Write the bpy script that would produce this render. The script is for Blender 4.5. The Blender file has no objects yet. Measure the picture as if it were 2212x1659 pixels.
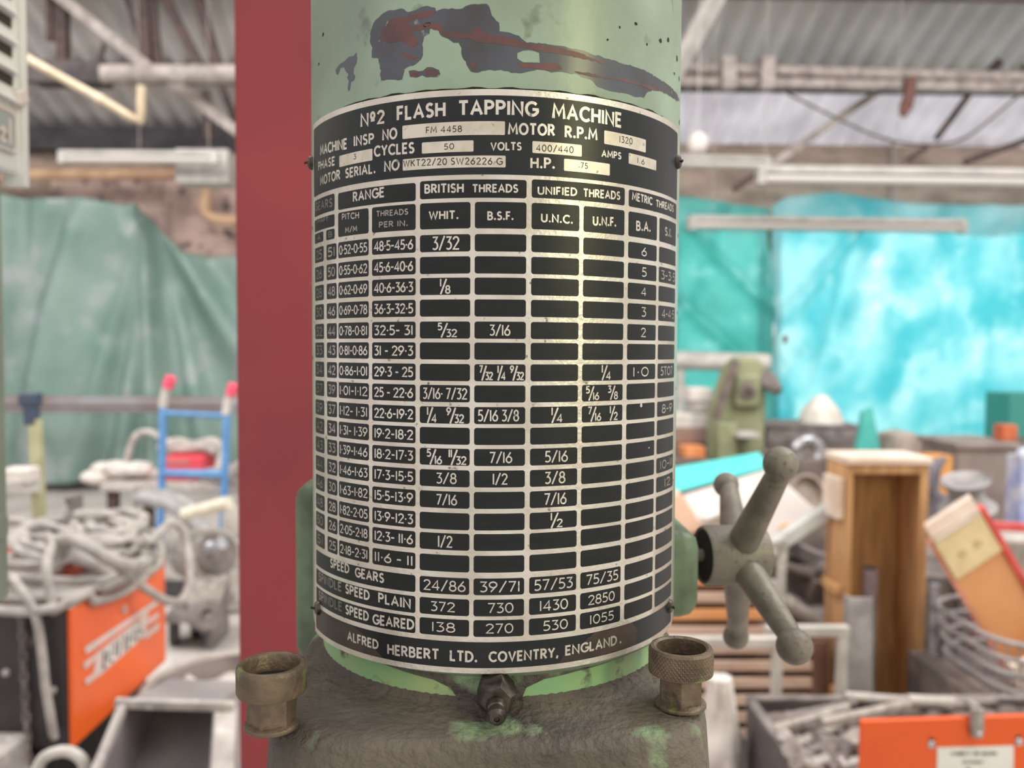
import bpy, bmesh, math, random
from math import sin, cos, pi, radians as R_
from mathutils import Vector, Matrix, noise as mnoise

sc = bpy.context.scene
COL = sc.collection

# ------------------------------------------------------------------ camera
FPX, PITCH, YAW, ROLL = 1800.0, .04135936, .02001641, .00552936
EYE = Vector((0, 0, 1.5))
FWD = Vector((sin(YAW)*cos(PITCH), cos(YAW)*cos(PITCH), -sin(PITCH)))
RGT0 = Vector((cos(YAW), -sin(YAW), 0)); UP0 = RGT0.cross(FWD)
RGT = RGT0*cos(ROLL) + UP0*sin(ROLL); UPV = UP0*cos(ROLL) - RGT0*sin(ROLL)
cam = bpy.data.cameras.new('camera'); co = bpy.data.objects.new('camera', cam); COL.objects.link(co)
m = Matrix.Identity(4)
for i in range(3):
    m[i][0], m[i][1], m[i][2], m[i][3] = RGT[i], UPV[i], -FWD[i], EYE[i]
co.matrix_world = m
cam.sensor_width = 36; cam.lens = 36*FPX/2212
cam.clip_start = .02; cam.clip_end = 200
cam.dof.use_dof = True; cam.dof.focus_distance = .372; cam.dof.aperture_fstop = 8.0
sc.camera = co

# ------------------------------------------------------------------ world, sun, window light, exposure
wd = bpy.data.worlds.new('sky'); sc.world = wd; wd.use_nodes = True
wn = wd.node_tree.nodes; bgn = wn['Background']
bgn.inputs[0].default_value = (1.0, .965, .93, 1); bgn.inputs[1].default_value = .92
def lamp(name, kind, loc, target, energy, color=(1, 1, 1), size=None, angle=None):
    d = bpy.data.lights.new(name, kind); d.energy = energy; d.color = color
    if size: d.shape = 'RECTANGLE'; d.size, d.size_y = size
    if angle is not None: d.angle = angle
    o = bpy.data.objects.new(name, d); COL.objects.link(o); o.location = loc
    o.rotation_euler = (Vector(target)-Vector(loc)).to_track_quat('-Z', 'Y').to_euler()
    return o
lamp('sun', 'SUN', (3, 14, 8), (3, 8, 5.2), 5.3, (1, .97, .92), angle=R_(3))
lamp('roof_light_front', 'AREA', (2.6, 1.0, 4.6), (.6, 1.4, 0), 80, (1, .98, .95), (3, 2))
lamp('back_fill_left', 'AREA', (-3.4, 2.6, 5.6), (-2.6, 8.4, .6), 330, (1, .98, .96), (5, 3))  # added fill lamp, brightens the left background
lamp('back_fill_right', 'AREA', (3.6, 2.6, 5.6), (2.8, 8.0, .6), 270, (1, .98, .96), (5, 3))  # added fill lamp, brightens the right background
lamp('side_window', 'AREA', (2.3, -1.6, 2.5), (0, .45, 1.6), 30, (1, .97, .45), (.45, 1.1))
sc.view_settings.view_transform = 'Standard'; sc.view_settings.look = 'None'
sc.view_settings.gamma = 1; sc.view_settings.use_curve_mapping = False
sc.view_settings.exposure = 0.0

# ------------------------------------------------------------------ helpers
def at(px, py, Y):
    """world point on the plane y = Y seen at photo pixel (px, py)"""
    d = FWD + RGT*((px-1106)/FPX) + UPV*(-(py-829.5)/FPX)
    return EYE + d*(Y/d.y)
def lin(c): c /= 255; return c/12.92 if c <= .04045 else ((c+.055)/1.055)**2.4
def S(r, g, b): return (lin(r), lin(g), lin(b), 1)
MATS = {}
def mat(name, c1, c2=None, rough=.6, metal=0, scale=12, bump=0, bscale=60, lo=.4, hi=.62, spec=.5, transl=0, c3=None, s3=40, lo3=.62, hi3=.68, stretch=None):
    if name in MATS: return MATS[name]
    M = bpy.data.materials.new(name); M.use_nodes = True; nt = M.node_tree; N, L = nt.nodes, nt.links
    p = N['Principled BSDF']; p.inputs['Roughness'].default_value = rough; p.inputs['Metallic'].default_value = metal
    p.inputs['Specular IOR Level'].default_value = spec
    tc = N.new('ShaderNodeTexCoord'); vec = tc.outputs['Object']
    if stretch:
        mp = N.new('ShaderNodeMapping'); mp.inputs['Scale'].default_value = stretch
        L.new(vec, mp.inputs['Vector']); vec = mp.outputs['Vector']
    def noise(sc_, det=6):
        n = N.new('ShaderNodeTexNoise'); n.inputs['Scale'].default_value = sc_; n.inputs['Detail'].default_value = det
        L.new(vec, n.inputs['Vector']); return n.outputs['Fac']
    def mask(fac, a, b):
        r = N.new('ShaderNodeMapRange'); r.inputs[1].default_value = a; r.inputs[2].default_value = b
        L.new(fac, r.inputs[0]); return r.outputs[0]
    col = None
    if c2 is not None:
        mx = N.new('ShaderNodeMix'); mx.data_type = 'RGBA'
        mx.inputs[6].default_value = c1; mx.inputs[7].default_value = c2
        L.new(mask(noise(scale), lo, hi), mx.inputs[0]); col = mx.outputs[2]
        if c3 is not None:
            m3 = N.new('ShaderNodeMix'); m3.data_type = 'RGBA'; L.new(col, m3.inputs[6]); m3.inputs[7].default_value = c3
            L.new(mask(noise(s3, 8), lo3, hi3), m3.inputs[0]); col = m3.outputs[2]
        L.new(col, p.inputs['Base Color'])
    else: p.inputs['Base Color'].default_value = c1
    if bump:
        b = N.new('ShaderNodeBump'); b.inputs['Strength'].default_value = bump; b.inputs['Distance'].default_value = .004
        L.new(noise(bscale, 8), b.inputs['Height']); L.new(b.outputs[0], p.inputs['Normal'])
    if transl:
        t = N.new('ShaderNodeBsdfTranslucent'); ms = N.new('ShaderNodeMixShader'); ms.inputs[0].default_value = transl
        if col is not None: L.new(col, t.inputs[0])
        else: t.inputs[0].default_value = c1
        L.new(p.outputs[0], ms.inputs[1]); L.new(t.outputs[0], ms.inputs[2]); L.new(ms.outputs[0], N['Material Output'].inputs[0])
    MATS[name] = M; return M

ORG = {}
class MB:
    def __init__(s): s.v, s.f, s.m = [], [], []
    def add(s, vs, fs, mi=0):
        o = len(s.v); s.v += [Vector(q) for q in vs]; s.f += [[i+o for i in f] for f in fs]; s.m += [mi]*len(fs); return s
    def hexa(s, p, mi=0):      # 8 corners: bottom ring then top ring
        return s.add(p, [(3, 2, 1, 0), (4, 5, 6, 7), (0, 1, 5, 4), (1, 2, 6, 5), (2, 3, 7, 6), (3, 0, 4, 7)], mi)
    def box(s, x0, x1, y0, y1, z0, z1, mi=0):
        return s.hexa([(x0, y0, z0), (x1, y0, z0), (x1, y1, z0), (x0, y1, z0), (x0, y0, z1), (x1, y0, z1), (x1, y1, z1), (x0, y1, z1)], mi)
    def obox(s, c, d, rot=(0, 0, 0), mi=0):
        from mathutils import Euler
        E = Euler(rot).to_matrix(); c = Vector(c); a, b, e = d[0]/2, d[1]/2, d[2]/2
        return s.hexa([c+E@Vector(q) for q in ((-a, -b, -e), (a, -b, -e), (a, b, -e), (-a, b, -e), (-a, -b, e), (a, -b, e), (a, b, e), (-a, b, e))], mi)
    def beam(s, p, q, w, h, mi=0, up=(0, 0, 1)):
        p, q = Vector(p), Vector(q); d = (q-p).normalized(); u = Vector(up)
        if abs(d.dot(u)) > .95: u = Vector((0, 1, 0))
        sd = d.cross(u).normalized()*w/2; u = sd.cross(d).normalized()*h/2
        return s.hexa([p-sd-u, p+sd-u, q+sd-u, q-sd-u, p-sd+u, p+sd+u, q+sd+u, q-sd+u], mi)
    def prism(s, pts, vec, mi=0):
        pts = [Vector(q) for q in pts]; vec = Vector(vec); n = len(pts)
        return s.add(pts+[q+vec for q in pts], [list(range(n)), list(range(2*n-1, n-1, -1))]+[(i, (i+1) % n+0, (i+1) % n+n, i+n)[::-1] for i in range(n)], mi)
    def tube(s, pts, r, seg=10, closed=False, mi=0, smooth=0):
        pts = [Vector(q) for q in pts]
        if smooth:
            if isinstance(r, (list, tuple)):
                r = [q.x for q in spline([Vector((x, 0, 0)) for x in (list(r)+[r[-1]]*len(pts))[:len(pts)]], smooth, closed)]
            pts = spline(pts, smooth, closed)
        n = len(pts); rs = r if isinstance(r, (list, tuple)) else [r]*n
        vs, fs = [], []; prev = None
        for i in range(n):
            a = pts[(i-1) % n] if (closed or i > 0) else pts[i]; b = pts[(i+1) % n] if (closed or i < n-1) else pts[i]
            t = (b-a).normalized()
            if prev is None:
                u = Vector((0, 0, 1)) if abs(t.z) < .9 else Vector((1, 0, 0))
                u = (u-t*u.dot(t)).normalized()
            else:
                u = prev-t*prev.dot(t); u = u.normalized() if u.length > 1e-6 else t.orthogonal().normalized()
            prev = u; w = t.cross(u)
            vs += [pts[i]+(u*cos(2*pi*k/seg)+w*sin(2*pi*k/seg))*rs[i] for k in range(seg)]
        for i in range(n if closed else n-1):
            j = (i+1) % n
            fs += [(i*seg+k, i*seg+(k+1) % seg, j*seg+(k+1) % seg, j*seg+k) for k in range(seg)]
        if not closed: fs += [list(range(seg))[::-1], [(n-1)*seg+k for k in range(seg)]]
        return s.add(vs, fs, mi)
    def lathe(s, prof, o=(0, 0, 0), axis=(0, 0, 1), seg=48, mi=0, ripple=None):
        o = Vector(o); ax = Vector(axis).normalized(); u = ax.orthogonal().normalized(); w = ax.cross(u); n = len(prof)
        vs, fs = [], []
        for i, (r, z) in enumerate(prof):
            for k in range(seg):
                a = 2*pi*k/seg; rr = r*(1+(ripple(i, k) if ripple else 0))
                vs.append(o+ax*z+(u*cos(a)+w*sin(a))*rr)
        for i in range(n-1):
            fs += [(i*seg+k, i*seg+(k+1) % seg, (i+1)*seg+(k+1) % seg, (i+1)*seg+k) for k in range(seg)]
        if prof[0][0] > 1e-6: fs.append(list(range(seg))[::-1])
        if prof[-1][0] > 1e-6: fs.append([(n-1)*seg+k for k in range(seg)])
        return s.add(vs, fs, mi)
    def sphere(s, c, r, seg=24, mi=0, sq=(1, 1, 1)):
        n = seg//2; c = Vector(c)
        vs = [c+Vector((sin(pi*i/n)*cos(2*pi*k/seg)*sq[0], sin(pi*i/n)*sin(2*pi*k/seg)*sq[1], cos(pi*i/n)*sq[2]))*r for i in range(n+1) for k in range(seg)]
        return s.add(vs, [(i*seg+k, (i+1)*seg+k, (i+1)*seg+(k+1) % seg, i*seg+(k+1) % seg) for i in range(n) for k in range(seg)], mi)
    def build(s, name, mats, parent=None, smooth=38, bevel=0, segs=2, origin=None, sub=0, weld=True):
        o0 = ORG[parent.name] if parent else (Vector(origin) if origin is not None else Vector((0, 0, 0)))
        if parent is None and origin is None and s.v:
            xs = [q.x for q in s.v]; ys = [q.y for q in s.v]
            o0 = Vector(((min(xs)+max(xs))/2, (min(ys)+max(ys))/2, min(q.z for q in s.v)))
        me = bpy.data.meshes.new(name); me.from_pydata([q-o0 for q in s.v], [], s.f)
        if not isinstance(mats, (list, tuple)): mats = [mats]
        for mm in mats: me.materials.append(mm)
        me.polygons.foreach_set('material_index', s.m)
        bm = bmesh.new(); bm.from_mesh(me)
        if weld: bmesh.ops.remove_doubles(bm, verts=bm.verts, dist=1e-6)
        bmesh.ops.recalc_face_normals(bm, faces=bm.faces)
        bm.to_mesh(me); bm.free()
        if smooth:
            me.polygons.foreach_set('use_smooth', [True]*len(me.polygons)); me.set_sharp_from_angle(angle=R_(smooth))
        o = bpy.data.objects.new(name, me); COL.objects.link(o)
        if parent: o.parent = parent
        else: o.location = o0
        ORG[o.name] = o0
        if bevel:
            b = o.modifiers.new('bevel', 'BEVEL'); b.width = bevel; b.segments = segs; b.limit_method = 'ANGLE'; b.angle_limit = R_(35)
            b.harden_normals = True
        if sub:
            b = o.modifiers.new('sub', 'SUBSURF'); b.levels = sub; b.render_levels = sub
        return o
def spline(p, k, closed=False):
    out = []; n = len(p)
    for i in range(n if closed else n-1):
        g = lambda j: p[j % n] if closed else p[max(0, min(n-1, j))]
        a, b, c, d = g(i-1), g(i), g(i+1), g(i+2)
        for q in range(k):
            t = q/k; out.append(.5*((2*b)+(c-a)*t+(2*a-5*b+4*c-d)*t*t+(3*b-a-3*c+d)*t**3))
    if not closed: out.append(p[-1])
    return out
def tag(o, label, cat, group=None, kind=None):
    o['label'] = label; o['category'] = cat
    if group: o['group'] = group
    if kind: o['kind'] = kind
    return o
def thing(name, label, cat, loc, group=None):
    o = bpy.data.objects.new(name, None); COL.objects.link(o); o.location = loc; o.empty_display_size = .05
    ORG[o.name] = Vector(loc); return tag(o, label, cat, group)
def struct(name, mb, m, **k):
    o = mb.build(name, m, **k); o['kind'] = 'structure'; return o
def one(name, mb, m, label, cat, group=None, kind=None, **k):
    return tag(mb.build(name, m, **k), label, cat, group, kind)
def pts(*l): return [at(*q) for q in l]

# ------------------------------------------------------------------ stroke lettering
def arc(cx, cy, rx, ry, a, b, n=12): return [(cx+rx*cos(R_(a+(b-a)*i/n)), cy+ry*sin(R_(a+(b-a)*i/n))) for i in range(n+1)]
GL = {
 'A': (.70, [[(0, 0), (.35, 1), (.70, 0)], [(.12, .33), (.58, .33)]]),
 'B': (.54, [[(0, 0), (0, 1), (.24, 1)]+arc(.24, .76, .24, .24, 90, -90)+[(0, .52)], [(.24, .52)]+arc(.26, .26, .28, .26, 90, -90)+[(0, 0)]]),
 'C': (.68, [arc(.42, .5, .42, .5, 48, 312, 20)]),
 'D': (.64, [[(0, 0), (0, 1), (.2, 1)]+arc(.2, .5, .44, .5, 90, -90, 16)+[(0, 0)]]),
 'E': (.44, [[(.44, 1), (0, 1), (0, 0), (.44, 0)], [(0, .52), (.38, .52)]]),
 'F': (.42, [[(.42, 1), (0, 1), (0, 0)], [(0, .5), (.36, .5)]]),
 'G': (.72, [arc(.42, .5, .42, .5, 48, 340, 20)+[(.80, .46), (.48, .46)]]),
 'H': (.60, [[(0, 0), (0, 1)], [(.6, 0), (.6, 1)], [(0, .52), (.6, .52)]]),
 'I': (.02, [[(.01, 0), (.01, 1)]]),
 'K': (.56, [[(0, 0), (0, 1)], [(.54, 1), (0, .42)], [(.18, .6), (.56, 0)]]),
 'L': (.40, [[(0, 1), (0, 0), (.40, 0)]]),
 'M': (.82, [[(0, 0), (.07, 1), (.41, .25), (.75, 1), (.82, 0)]]),
 'N': (.64, [[(0, 0), (0, 1), (.64, 0), (.64, 1)]]),
 'O': (.80, [arc(.4, .5, .4, .5, 90, 450, 28)]),
 'P': (.50, [[(0, 0), (0, 1), (.24, 1)]+arc(.24, .74, .26, .26, 90, -90)+[(0, .48)]]),
 'R': (.54, [[(0, 0), (0, 1), (.24, 1)]+arc(.24, .75, .25, .25, 90, -90)+[(0, .5)], [(.22, .5), (.54, 0)]]),
 'S': (.48, [arc(.25, .75, .22, .25, 40, 270, 12)+arc(.23, .25, .24, .25, 90, -140, 12)]),
 'T': (.56, [[(0, 1), (.56, 1)], [(.28, 1), (.28, 0)]]),
 'U': (.60, [[(0, 1), (0, .3)]+arc(.3, .3, .3, .3, 180, 360, 14)+[(.6, 1)]]),
 'V': (.66, [[(0, 1), (.33, 0), (.66, 1)]]),
 'W': (.98, [[(0, 1), (.24, 0), (.49, .9), (.74, 0), (.98, 1)]]),
 'Y': (.60, [[(0, 1), (.3, .48), (.6, 1)], [(.3, .48), (.3, 0)]]),
 'b': (.46, [[(0, 1.3), (0, 0)], arc(.24, .33, .24, .33, 0, 360, 18)]),
 'e': (.48, [[(0, .34), (.48, .34)]+arc(.24, .33, .24, .33, 0, 310, 16)]),
 'l': (.04, [[(.02, 1.3), (.02, 0)]]),
 '0': (.56, [arc(.28, .5, .28, .5, 90, 450, 24)]),
 '1': (.10, [[(.05, 0), (.05, 1)]]),
 '2': (.52, [arc(.26, .74, .25, .26, 165, -20, 12)+[(.02, 0), (.54, 0)]]),
 '3': (.46, [[(.02, 1), (.44, 1), (.2, .6)]+arc(.2, .3, .27, .3, 80, -130, 12)]),
 '4': (.58, [[(.44, 0), (.44, 1), (0, .27), (.58, .27)]]),
 '5': (.46, [[(.44, 1), (.08, 1), (.04, .56)]+arc(.19, .3, .28, .3, 110, -130, 12)]),
 '6': (.54, [[(.42, 1), (.08, .48)]+arc(.27, .29, .27, .29, 150, 510, 20)]),
 '7': (.48, [[(0, 1), (.48, 1), (.14, 0)]]),
 '8': (.52, [arc(.26, .76, .21, .24, -90, 270, 18), arc(.26, .27, .26, .27, 90, 450, 20)]),
 '9': (.54, [[(.12, 0), (.46, .52)]+arc(.27, .71, .27, .29, -30, 330, 20)]),
 '/': (.48, [[(0, -.06), (.48, 1.08)]]), '-': (.30, [[(0, .45), (.3, .45)]]), ',': (.12, [[(.09, .1), (.02, -.16)]]),
 '.': (.10, [('dot', .05, .06, .085)]), '·': (.10, [('dot', .05, .47, .085)]), '•': (.16, [('dot', .08, .45, .12)]),
 'º': (.36, [arc(.18, .74, .17, .25, 90, 450, 16), [(.03, .34), (.33, .34)]]),
}
def layout(t, gap=.2, space=.42):
    """'{5/16}' sets a raised numerator and a lowered denominator"""
    out, x, i = [], 0, 0
    while i < len(t):
        c = t[i]
        if c == ' ': x += space; i += 1; continue
        if c == '{':
            j = t.index('}', i); nu, de = t[i+1:j].split('/')
            for c2 in nu: w, g = GL[c2]; out.append((g, x, .52, .56)); x += (w+.18)*.56
            x -= .12; out.append(([[(0, -.12), (.42, 1.08)]], x, 0, 1)); x += .38
            for c2 in de: w, g = GL[c2]; out.append((g, x, -.06, .6)); x += (w+.18)*.6
            x += gap*.6; i = j+1; continue
        w, g = GL[c]; out.append((g, x, 0, 1)); x += w+gap; i += 1
    return out, x-gap
def ribbon(p, hw, closed=False):
    n = len(p); L_, R2 = [], []
    for i in range(n):
        a = p[i-1] if i > 0 else (p[-2] if closed else p[i]); b = p[i+1] if i < n-1 else (p[1] if closed else p[i])
        d0 = Vector((p[i][0]-a[0], p[i][1]-a[1])); d1 = Vector((b[0]-p[i][0], b[1]-p[i][1]))
        if d0.length < 1e-9: d0 = d1
        if d1.length < 1e-9: d1 = d0
        d0.normalize(); d1.normalize(); n0 = Vector((-d0.y, d0.x)); n1 = Vector((-d1.y, d1.x)); nn = n0+n1
        if nn.length < .3: nn = n0.copy()
        nn.normalize(); k = hw/max(.62, nn.dot(n0)); q = Vector(p[i])
        if not closed:
            if i == 0: q = q-d1*hw*.35
            if i == n-1: q = q+d0*hw*.35
        L_.append(q+nn*k); R2.append(q-nn*k)
    return L_, R2
def letters(mb, t, width, h, weight, place, mi=0, gap=.2, space=.42, slant=0):
    """flat stroke lettering: place(u, v) maps text units (u along, v up, both in metres) to a point in the world"""
    gl, tw = layout(t, gap, space); sx = (width-weight)/max(tw, .05) if tw > .12 else h
    hh = h-weight; off = weight/2
    for strokes, x, y, k in gl:
        for st in strokes:
            if st[0] == 'dot':
                c = ((x+st[1]*k)*sx+off, (y+st[2]*k)*hh+off); r = max(weight*.62, st[3]*k*hh*.9); v = [place(c[0]+r*cos(a*pi/5), c[1]+r*sin(a*pi/5)) for a in range(10)]
                mb.add(v, [list(range(10))], mi); continue
            p = [((x+a*k)*sx+off+slant*(y+b*k)*hh, (y+b*k)*hh+off) for a, b in st]
            cl = len(p) > 4 and abs(p[0][0]-p[-1][0])+abs(p[0][1]-p[-1][1]) < 1e-9
            a, b = ribbon(p, weight/2*(1 if k == 1 else .82), cl); n = len(p)
            mb.add([place(*q) for q in a]+[place(*q) for q in b], [(i, i+1, n+i+1, n+i) for i in range(n-1)], mi)

TEXT= [('Nº2',-38.4,100.81,-30.0,100.69,6.4,0),('FLASH',-26.3,100.96,-12.8,100.92,6.61,0),('TAPPING',-9.6,101.07,10.3,101.05,6.72,0),('MACHINE',14.0,100.73,34.7,100.94,6.88,0),('MACHINE',-59.7,94.31,-43.9,92.59,5.21,0),('INSP',-41.1,92.91,-33.5,92.39,5.0,0),('NO',-30.8,93.06,-26.1,93.2,5.23,0),('FM 4458',-18.0,94.29,-8.6,94.11,2.89,1),('MOTOR',2.8,92.83,14.8,93.24,5.29,0),('R.P.M',17.4,93.01,26.8,93.32,5.38,0),('1320',33.9,94.28,38.8,94.54,3.13,1),('PHASE',-61.5,87.52,-49.9,86.76,4.41,0),('3',-41.3,87.11,-40.1,87.15,2.53,1),('CYCLES',-33.6,86.46,-21.1,86.03,5.1,0),('50',-13.2,86.76,-10.6,86.88,2.69,1),('VOLTS',-1.5,86.03,6.3,86.3,3.67,0),('400/440',9.9,86.27,19.9,86.58,3.09,1),('AMPS',28.1,86.46,34.7,86.74,3.31,0),('1.6',40.8,86.6,43.9,86.67,2.77,1),('MOTOR',-59.8,79.61,-47.2,79.41,4.83,0),('SERIAL.',-44.8,79.24,-33.0,79.12,4.72,0),('NO',-30.2,79.05,-25.4,79.34,5.03,0),('WKT22/20 SW26226 G',-24.4,80.44,1.5,79.91,3.07,1),('H.P.',8.5,78.7,14.9,79.08,4.92,0),('.75',21.3,80.55,24.0,80.36,2.64,1),('GEARS',-64.8,68.33,-51.3,67.45,4.46,2),('RANGE',-41.5,67.61,-30.1,68.03,4.7,0),('BRITISH',-18.4,68.16,-8.1,67.97,4.21,0),('THREADS',-6.0,67.92,5.5,68.08,3.78,0),('UNIFIED',10.4,67.56,21.0,68.02,3.73,0),('THREADS',22.7,67.82,34.5,68.39,3.92,0),('METRIC',38.8,69.24,47.9,68.7,3.96,0),('THREADS',49.8,68.46,62.6,69.03,3.68,0),('PITCH',-46.4,60.22,-39.0,59.81,3.09,3),('M/M',-44.9,53.96,-39.8,54.06,2.77,3),('THREADS',-32.8,59.52,-22.9,59.43,2.77,3),('PER IN.',-31.9,54.52,-23.0,54.43,2.77,3),('WHIT.',-17.2,56.71,-9.4,56.54,3.92,0),('B.S.F.',-2.2,56.05,4.4,56.19,3.9,0),('U.N.C.',11.3,55.7,19.9,55.6,3.94,0),('U.N.F.',25.6,55.61,33.2,56.04,4.35,0),('B.A.',40.6,55.49,47.2,56.02,4.74,0),('S.I.',55.6,56.04,60.8,55.99,4.51,3),('SHAFT',-63.2,62.14,-54.0,61.27,2.24,2),('SPEED',-53.4,-106.11,-43.4,-106.02,4.69,0),('GEARS',-41.0,-106.61,-30.3,-106.91,4.74,0),('SPINDLE',-62.6,-116.14,-47.1,-115.9,4.78,2),('SPEED',-45.3,-115.82,-35.3,-116.24,4.81,0),('PLAIN',-32.3,-116.3,-22.1,-116.94,4.88,0),('SPINDLE',-62.6,-125.56,-46.9,-125.42,4.79,2),('SPEED',-45.3,-125.71,-35.6,-126.09,4.82,0),('GEARED',-34.3,-126.76,-21.1,-126.25,4.9,0),('ALFRED',-44.4,-137.98,-32.2,-138.14,4.59,0),('HERBERT',-29.3,-139.38,-14.2,-138.69,5.07,0),('LTD.',-11.4,-138.77,-4.2,-139.12,5.12,0),('COVENTRY,',-1.4,-138.89,16.9,-138.78,4.93,0),('ENGLAND',18.7,-138.47,35.0,-138.39,4.76,0),('.',35.9,-138.38,36.6,-138.44,4.89,0)]  # lettering, slot and chip tables: image pixels unprojected onto the column, baked here
BOX= [(-24.6,2.1,92.81,98.65),(28.9,44.4,92.54,98.53),(-47.6,-34.1,85.19,90.47),(-19.1,-5.7,85.68,90.5),(9.0,22.2,85.53,90.63),(37.4,49.7,85.65,90.51),(-24.5,2.3,78.9,83.93),(17.3,30.8,78.71,83.94)]
CHIP= {'main': [(-28.4,150.3),(-25.2,150.1),(-23.2,148.0),(-20.2,148.8),(-17.8,149.5),(-15.7,148.3),(-15.5,146.8),(-13.2,147.6),(-8.7,147.1),(-7.8,148.1),(-5.6,148.8),(-2.6,148.8),(-1.7,146.4),(-1.3,143.8),(0.5,140.9),(0.6,137.2),(3.1,136.8),(5.5,135.6),(7.5,132.8),(10.6,133.2),(14.7,132.7),(18.5,132.3),(21.4,132.2),(24.4,131.5),(28.2,131.0),(32.2,130.8),(36.5,130.3),(41.3,130.6),(46.0,130.5),(51.6,129.7),(59.0,129.7),(64.2,129.7),(71.9,129.0),(66.7,126.1),(59.1,125.1),(52.8,124.4),(47.9,123.1),(45.3,120.9),(43.7,117.8),(40.0,116.9),(34.7,117.1),(29.9,116.8),(26.6,117.8),(25.6,119.5),(21.5,121.2),(17.6,121.5),(13.8,120.9),(11.1,121.6),(8.8,120.9),(6.6,119.8),(3.6,119.6),(1.0,120.8),(-2.1,120.7),(-4.5,119.6),(-6.5,120.1),(-7.6,123.1),(-8.7,126.6),(-8.9,130.3),(-9.6,132.6),(-10.9,132.7),(-13.2,135.2),(-14.5,136.9),(-15.2,140.0),(-16.6,141.0),(-17.3,137.4),(-18.7,136.5),(-19.2,133.2),(-19.0,128.6),(-19.5,126.8),(-21.7,124.5),(-24.2,123.5),(-24.9,119.1),(-26.2,119.0),(-29.5,120.2),(-31.5,120.3),(-31.9,123.1),(-31.5,124.6),(-32.3,128.7),(-32.4,130.3),(-34.7,131.4),(-34.4,135.6),(-35.2,138.2),(-35.2,142.1),(-34.1,146.4),(-31.7,149.0),(-30.0,150.0)],'isle': [(-23.0,122.5),(-21.7,122.6),(-20.2,121.8),(-19.0,121.8),(-17.8,123.2),(-16.4,122.9),(-14.7,121.5),(-14.3,119.6),(-15.0,118.5),(-17.8,118.7),(-19.2,119.9),(-20.9,119.1),(-22.6,119.8)],'flake': [(-40.4,135.8),(-40.1,132.5),(-40.5,130.7),(-41.5,129.0),(-41.7,126.7),(-40.9,125.2),(-41.4,123.4),(-42.7,123.1),(-43.2,119.7),(-43.9,119.3),(-44.2,121.2),(-43.6,123.8),(-44.4,125.7),(-43.8,127.1),(-45.0,128.8),(-45.8,131.1),(-47.5,131.4),(-48.8,128.7),(-49.7,129.5),(-50.1,131.7),(-48.1,133.3),(-45.6,133.8),(-43.6,135.0),(-41.5,134.6)],'hole': [(5.1,128.1),(6.6,129.3),(9.3,129.4),(10.6,128.7),(10.8,124.6),(8.8,124.5),(6.6,124.3),(5.1,125.8)],'rust': [(-28.9,146.2),(-24.2,146.0),(-17.3,147.5),(-15.7,146.8),(-15.9,145.4),(-20.2,144.3),(-24.2,144.1),(-21.7,141.2),(-17.3,141.9),(-14.5,141.4),(-13.2,137.5),(-8.7,136.7),(-6.5,136.1),(-5.6,139.1),(-4.3,139.0),(-3.0,136.0),(1.3,135.3),(7.0,132.7),(10.6,132.4),(17.5,131.7),(21.9,130.8),(25.5,129.5),(30.1,128.9),(28.7,128.1),(23.4,128.5),(17.5,129.1),(12.9,129.4),(7.0,130.5),(1.8,131.6),(-1.7,132.3),(-4.7,132.3),(-6.9,134.3),(-12.7,135.2),(-15.0,138.5),(-17.8,139.7),(-22.2,139.1),(-20.2,134.1),(-22.1,132.2),(-25.2,136.0),(-28.9,136.2),(-31.7,138.6),(-30.0,143.5)],'rust2': [(5.3,124.2),(7.5,124.2),(10.6,124.2),(13.8,125.0),(15.7,124.9),(16.8,122.9),(14.7,121.8),(12.4,121.8),(9.3,122.1),(6.2,122.0)],'rust3': [(20.0,122.4),(23.5,122.8),(28.8,122.7),(35.3,123.6),(41.4,123.8),(49.7,124.7),(53.9,124.9),(48.8,123.1),(39.9,122.6),(33.4,122.4),(27.7,121.6),(21.4,121.6)],'rust4': [(-22.9,122.3),(-20.2,121.6),(-20.2,119.7),(-22.6,120.0)],'rust5': [(-18.3,122.0),(-15.4,121.6),(-14.7,120.0),(-15.4,118.8),(-18.0,119.3)],'rust6': [(-6.7,123.8),(-5.4,124.5),(-4.9,121.9),(-6.0,120.4)],'rust7': [(-25.2,131.4),(-22.6,129.3),(-20.2,127.7),(-21.7,126.8),(-24.2,128.5)]}

# ------------------------------------------------------------------ materials of the machine
PAINT = mat('green_paint', S(146, 165, 148), S(118, 132, 116), .36, scale=9, c3=S(92, 96, 84), s3=55, lo3=.63, hi3=.74, bump=.05, bscale=160)
NECK = mat('neck_paint', S(128, 172, 122), S(150, 170, 118), .4, scale=26, c3=S(70, 66, 58), s3=60, lo3=.6, hi3=.68, bump=.1, bscale=120)
PRIMER = mat('bare_primer', S(78, 81, 92), S(66, 64, 69), .3, scale=30, c3=S(150, 148, 150), s3=90, lo3=.66, hi3=.72)
RUST = mat('red_undercoat', S(104, 66, 66), S(84, 58, 60), .5, scale=60)
GRIME = mat('oily_grime', S(100, 90, 80), S(66, 59, 54), .6, scale=15, c3=S(128, 150, 116), s3=16, lo3=.615, hi3=.66, bump=.85, bscale=210)
PLATE = mat('etched_metal', S(216, 209, 201), S(198, 189, 178), .34, metal=.6, scale=40, c3=S(110, 100, 90), s3=260, lo3=.66, hi3=.74, bump=.12, bscale=400)
INK = mat('black_enamel', S(25, 28, 32), S(32, 34, 37), .36, scale=30, c3=S(78, 76, 74), s3=120, lo3=.72, hi3=.8, spec=.32)
FADED = mat('rubbed_lettering', S(138, 131, 126), S(104, 99, 96), .45, metal=.3, scale=60)
DIM = mat('worn_lettering', S(180, 172, 163), S(150, 142, 135), .42, metal=.4, scale=60)
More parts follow.
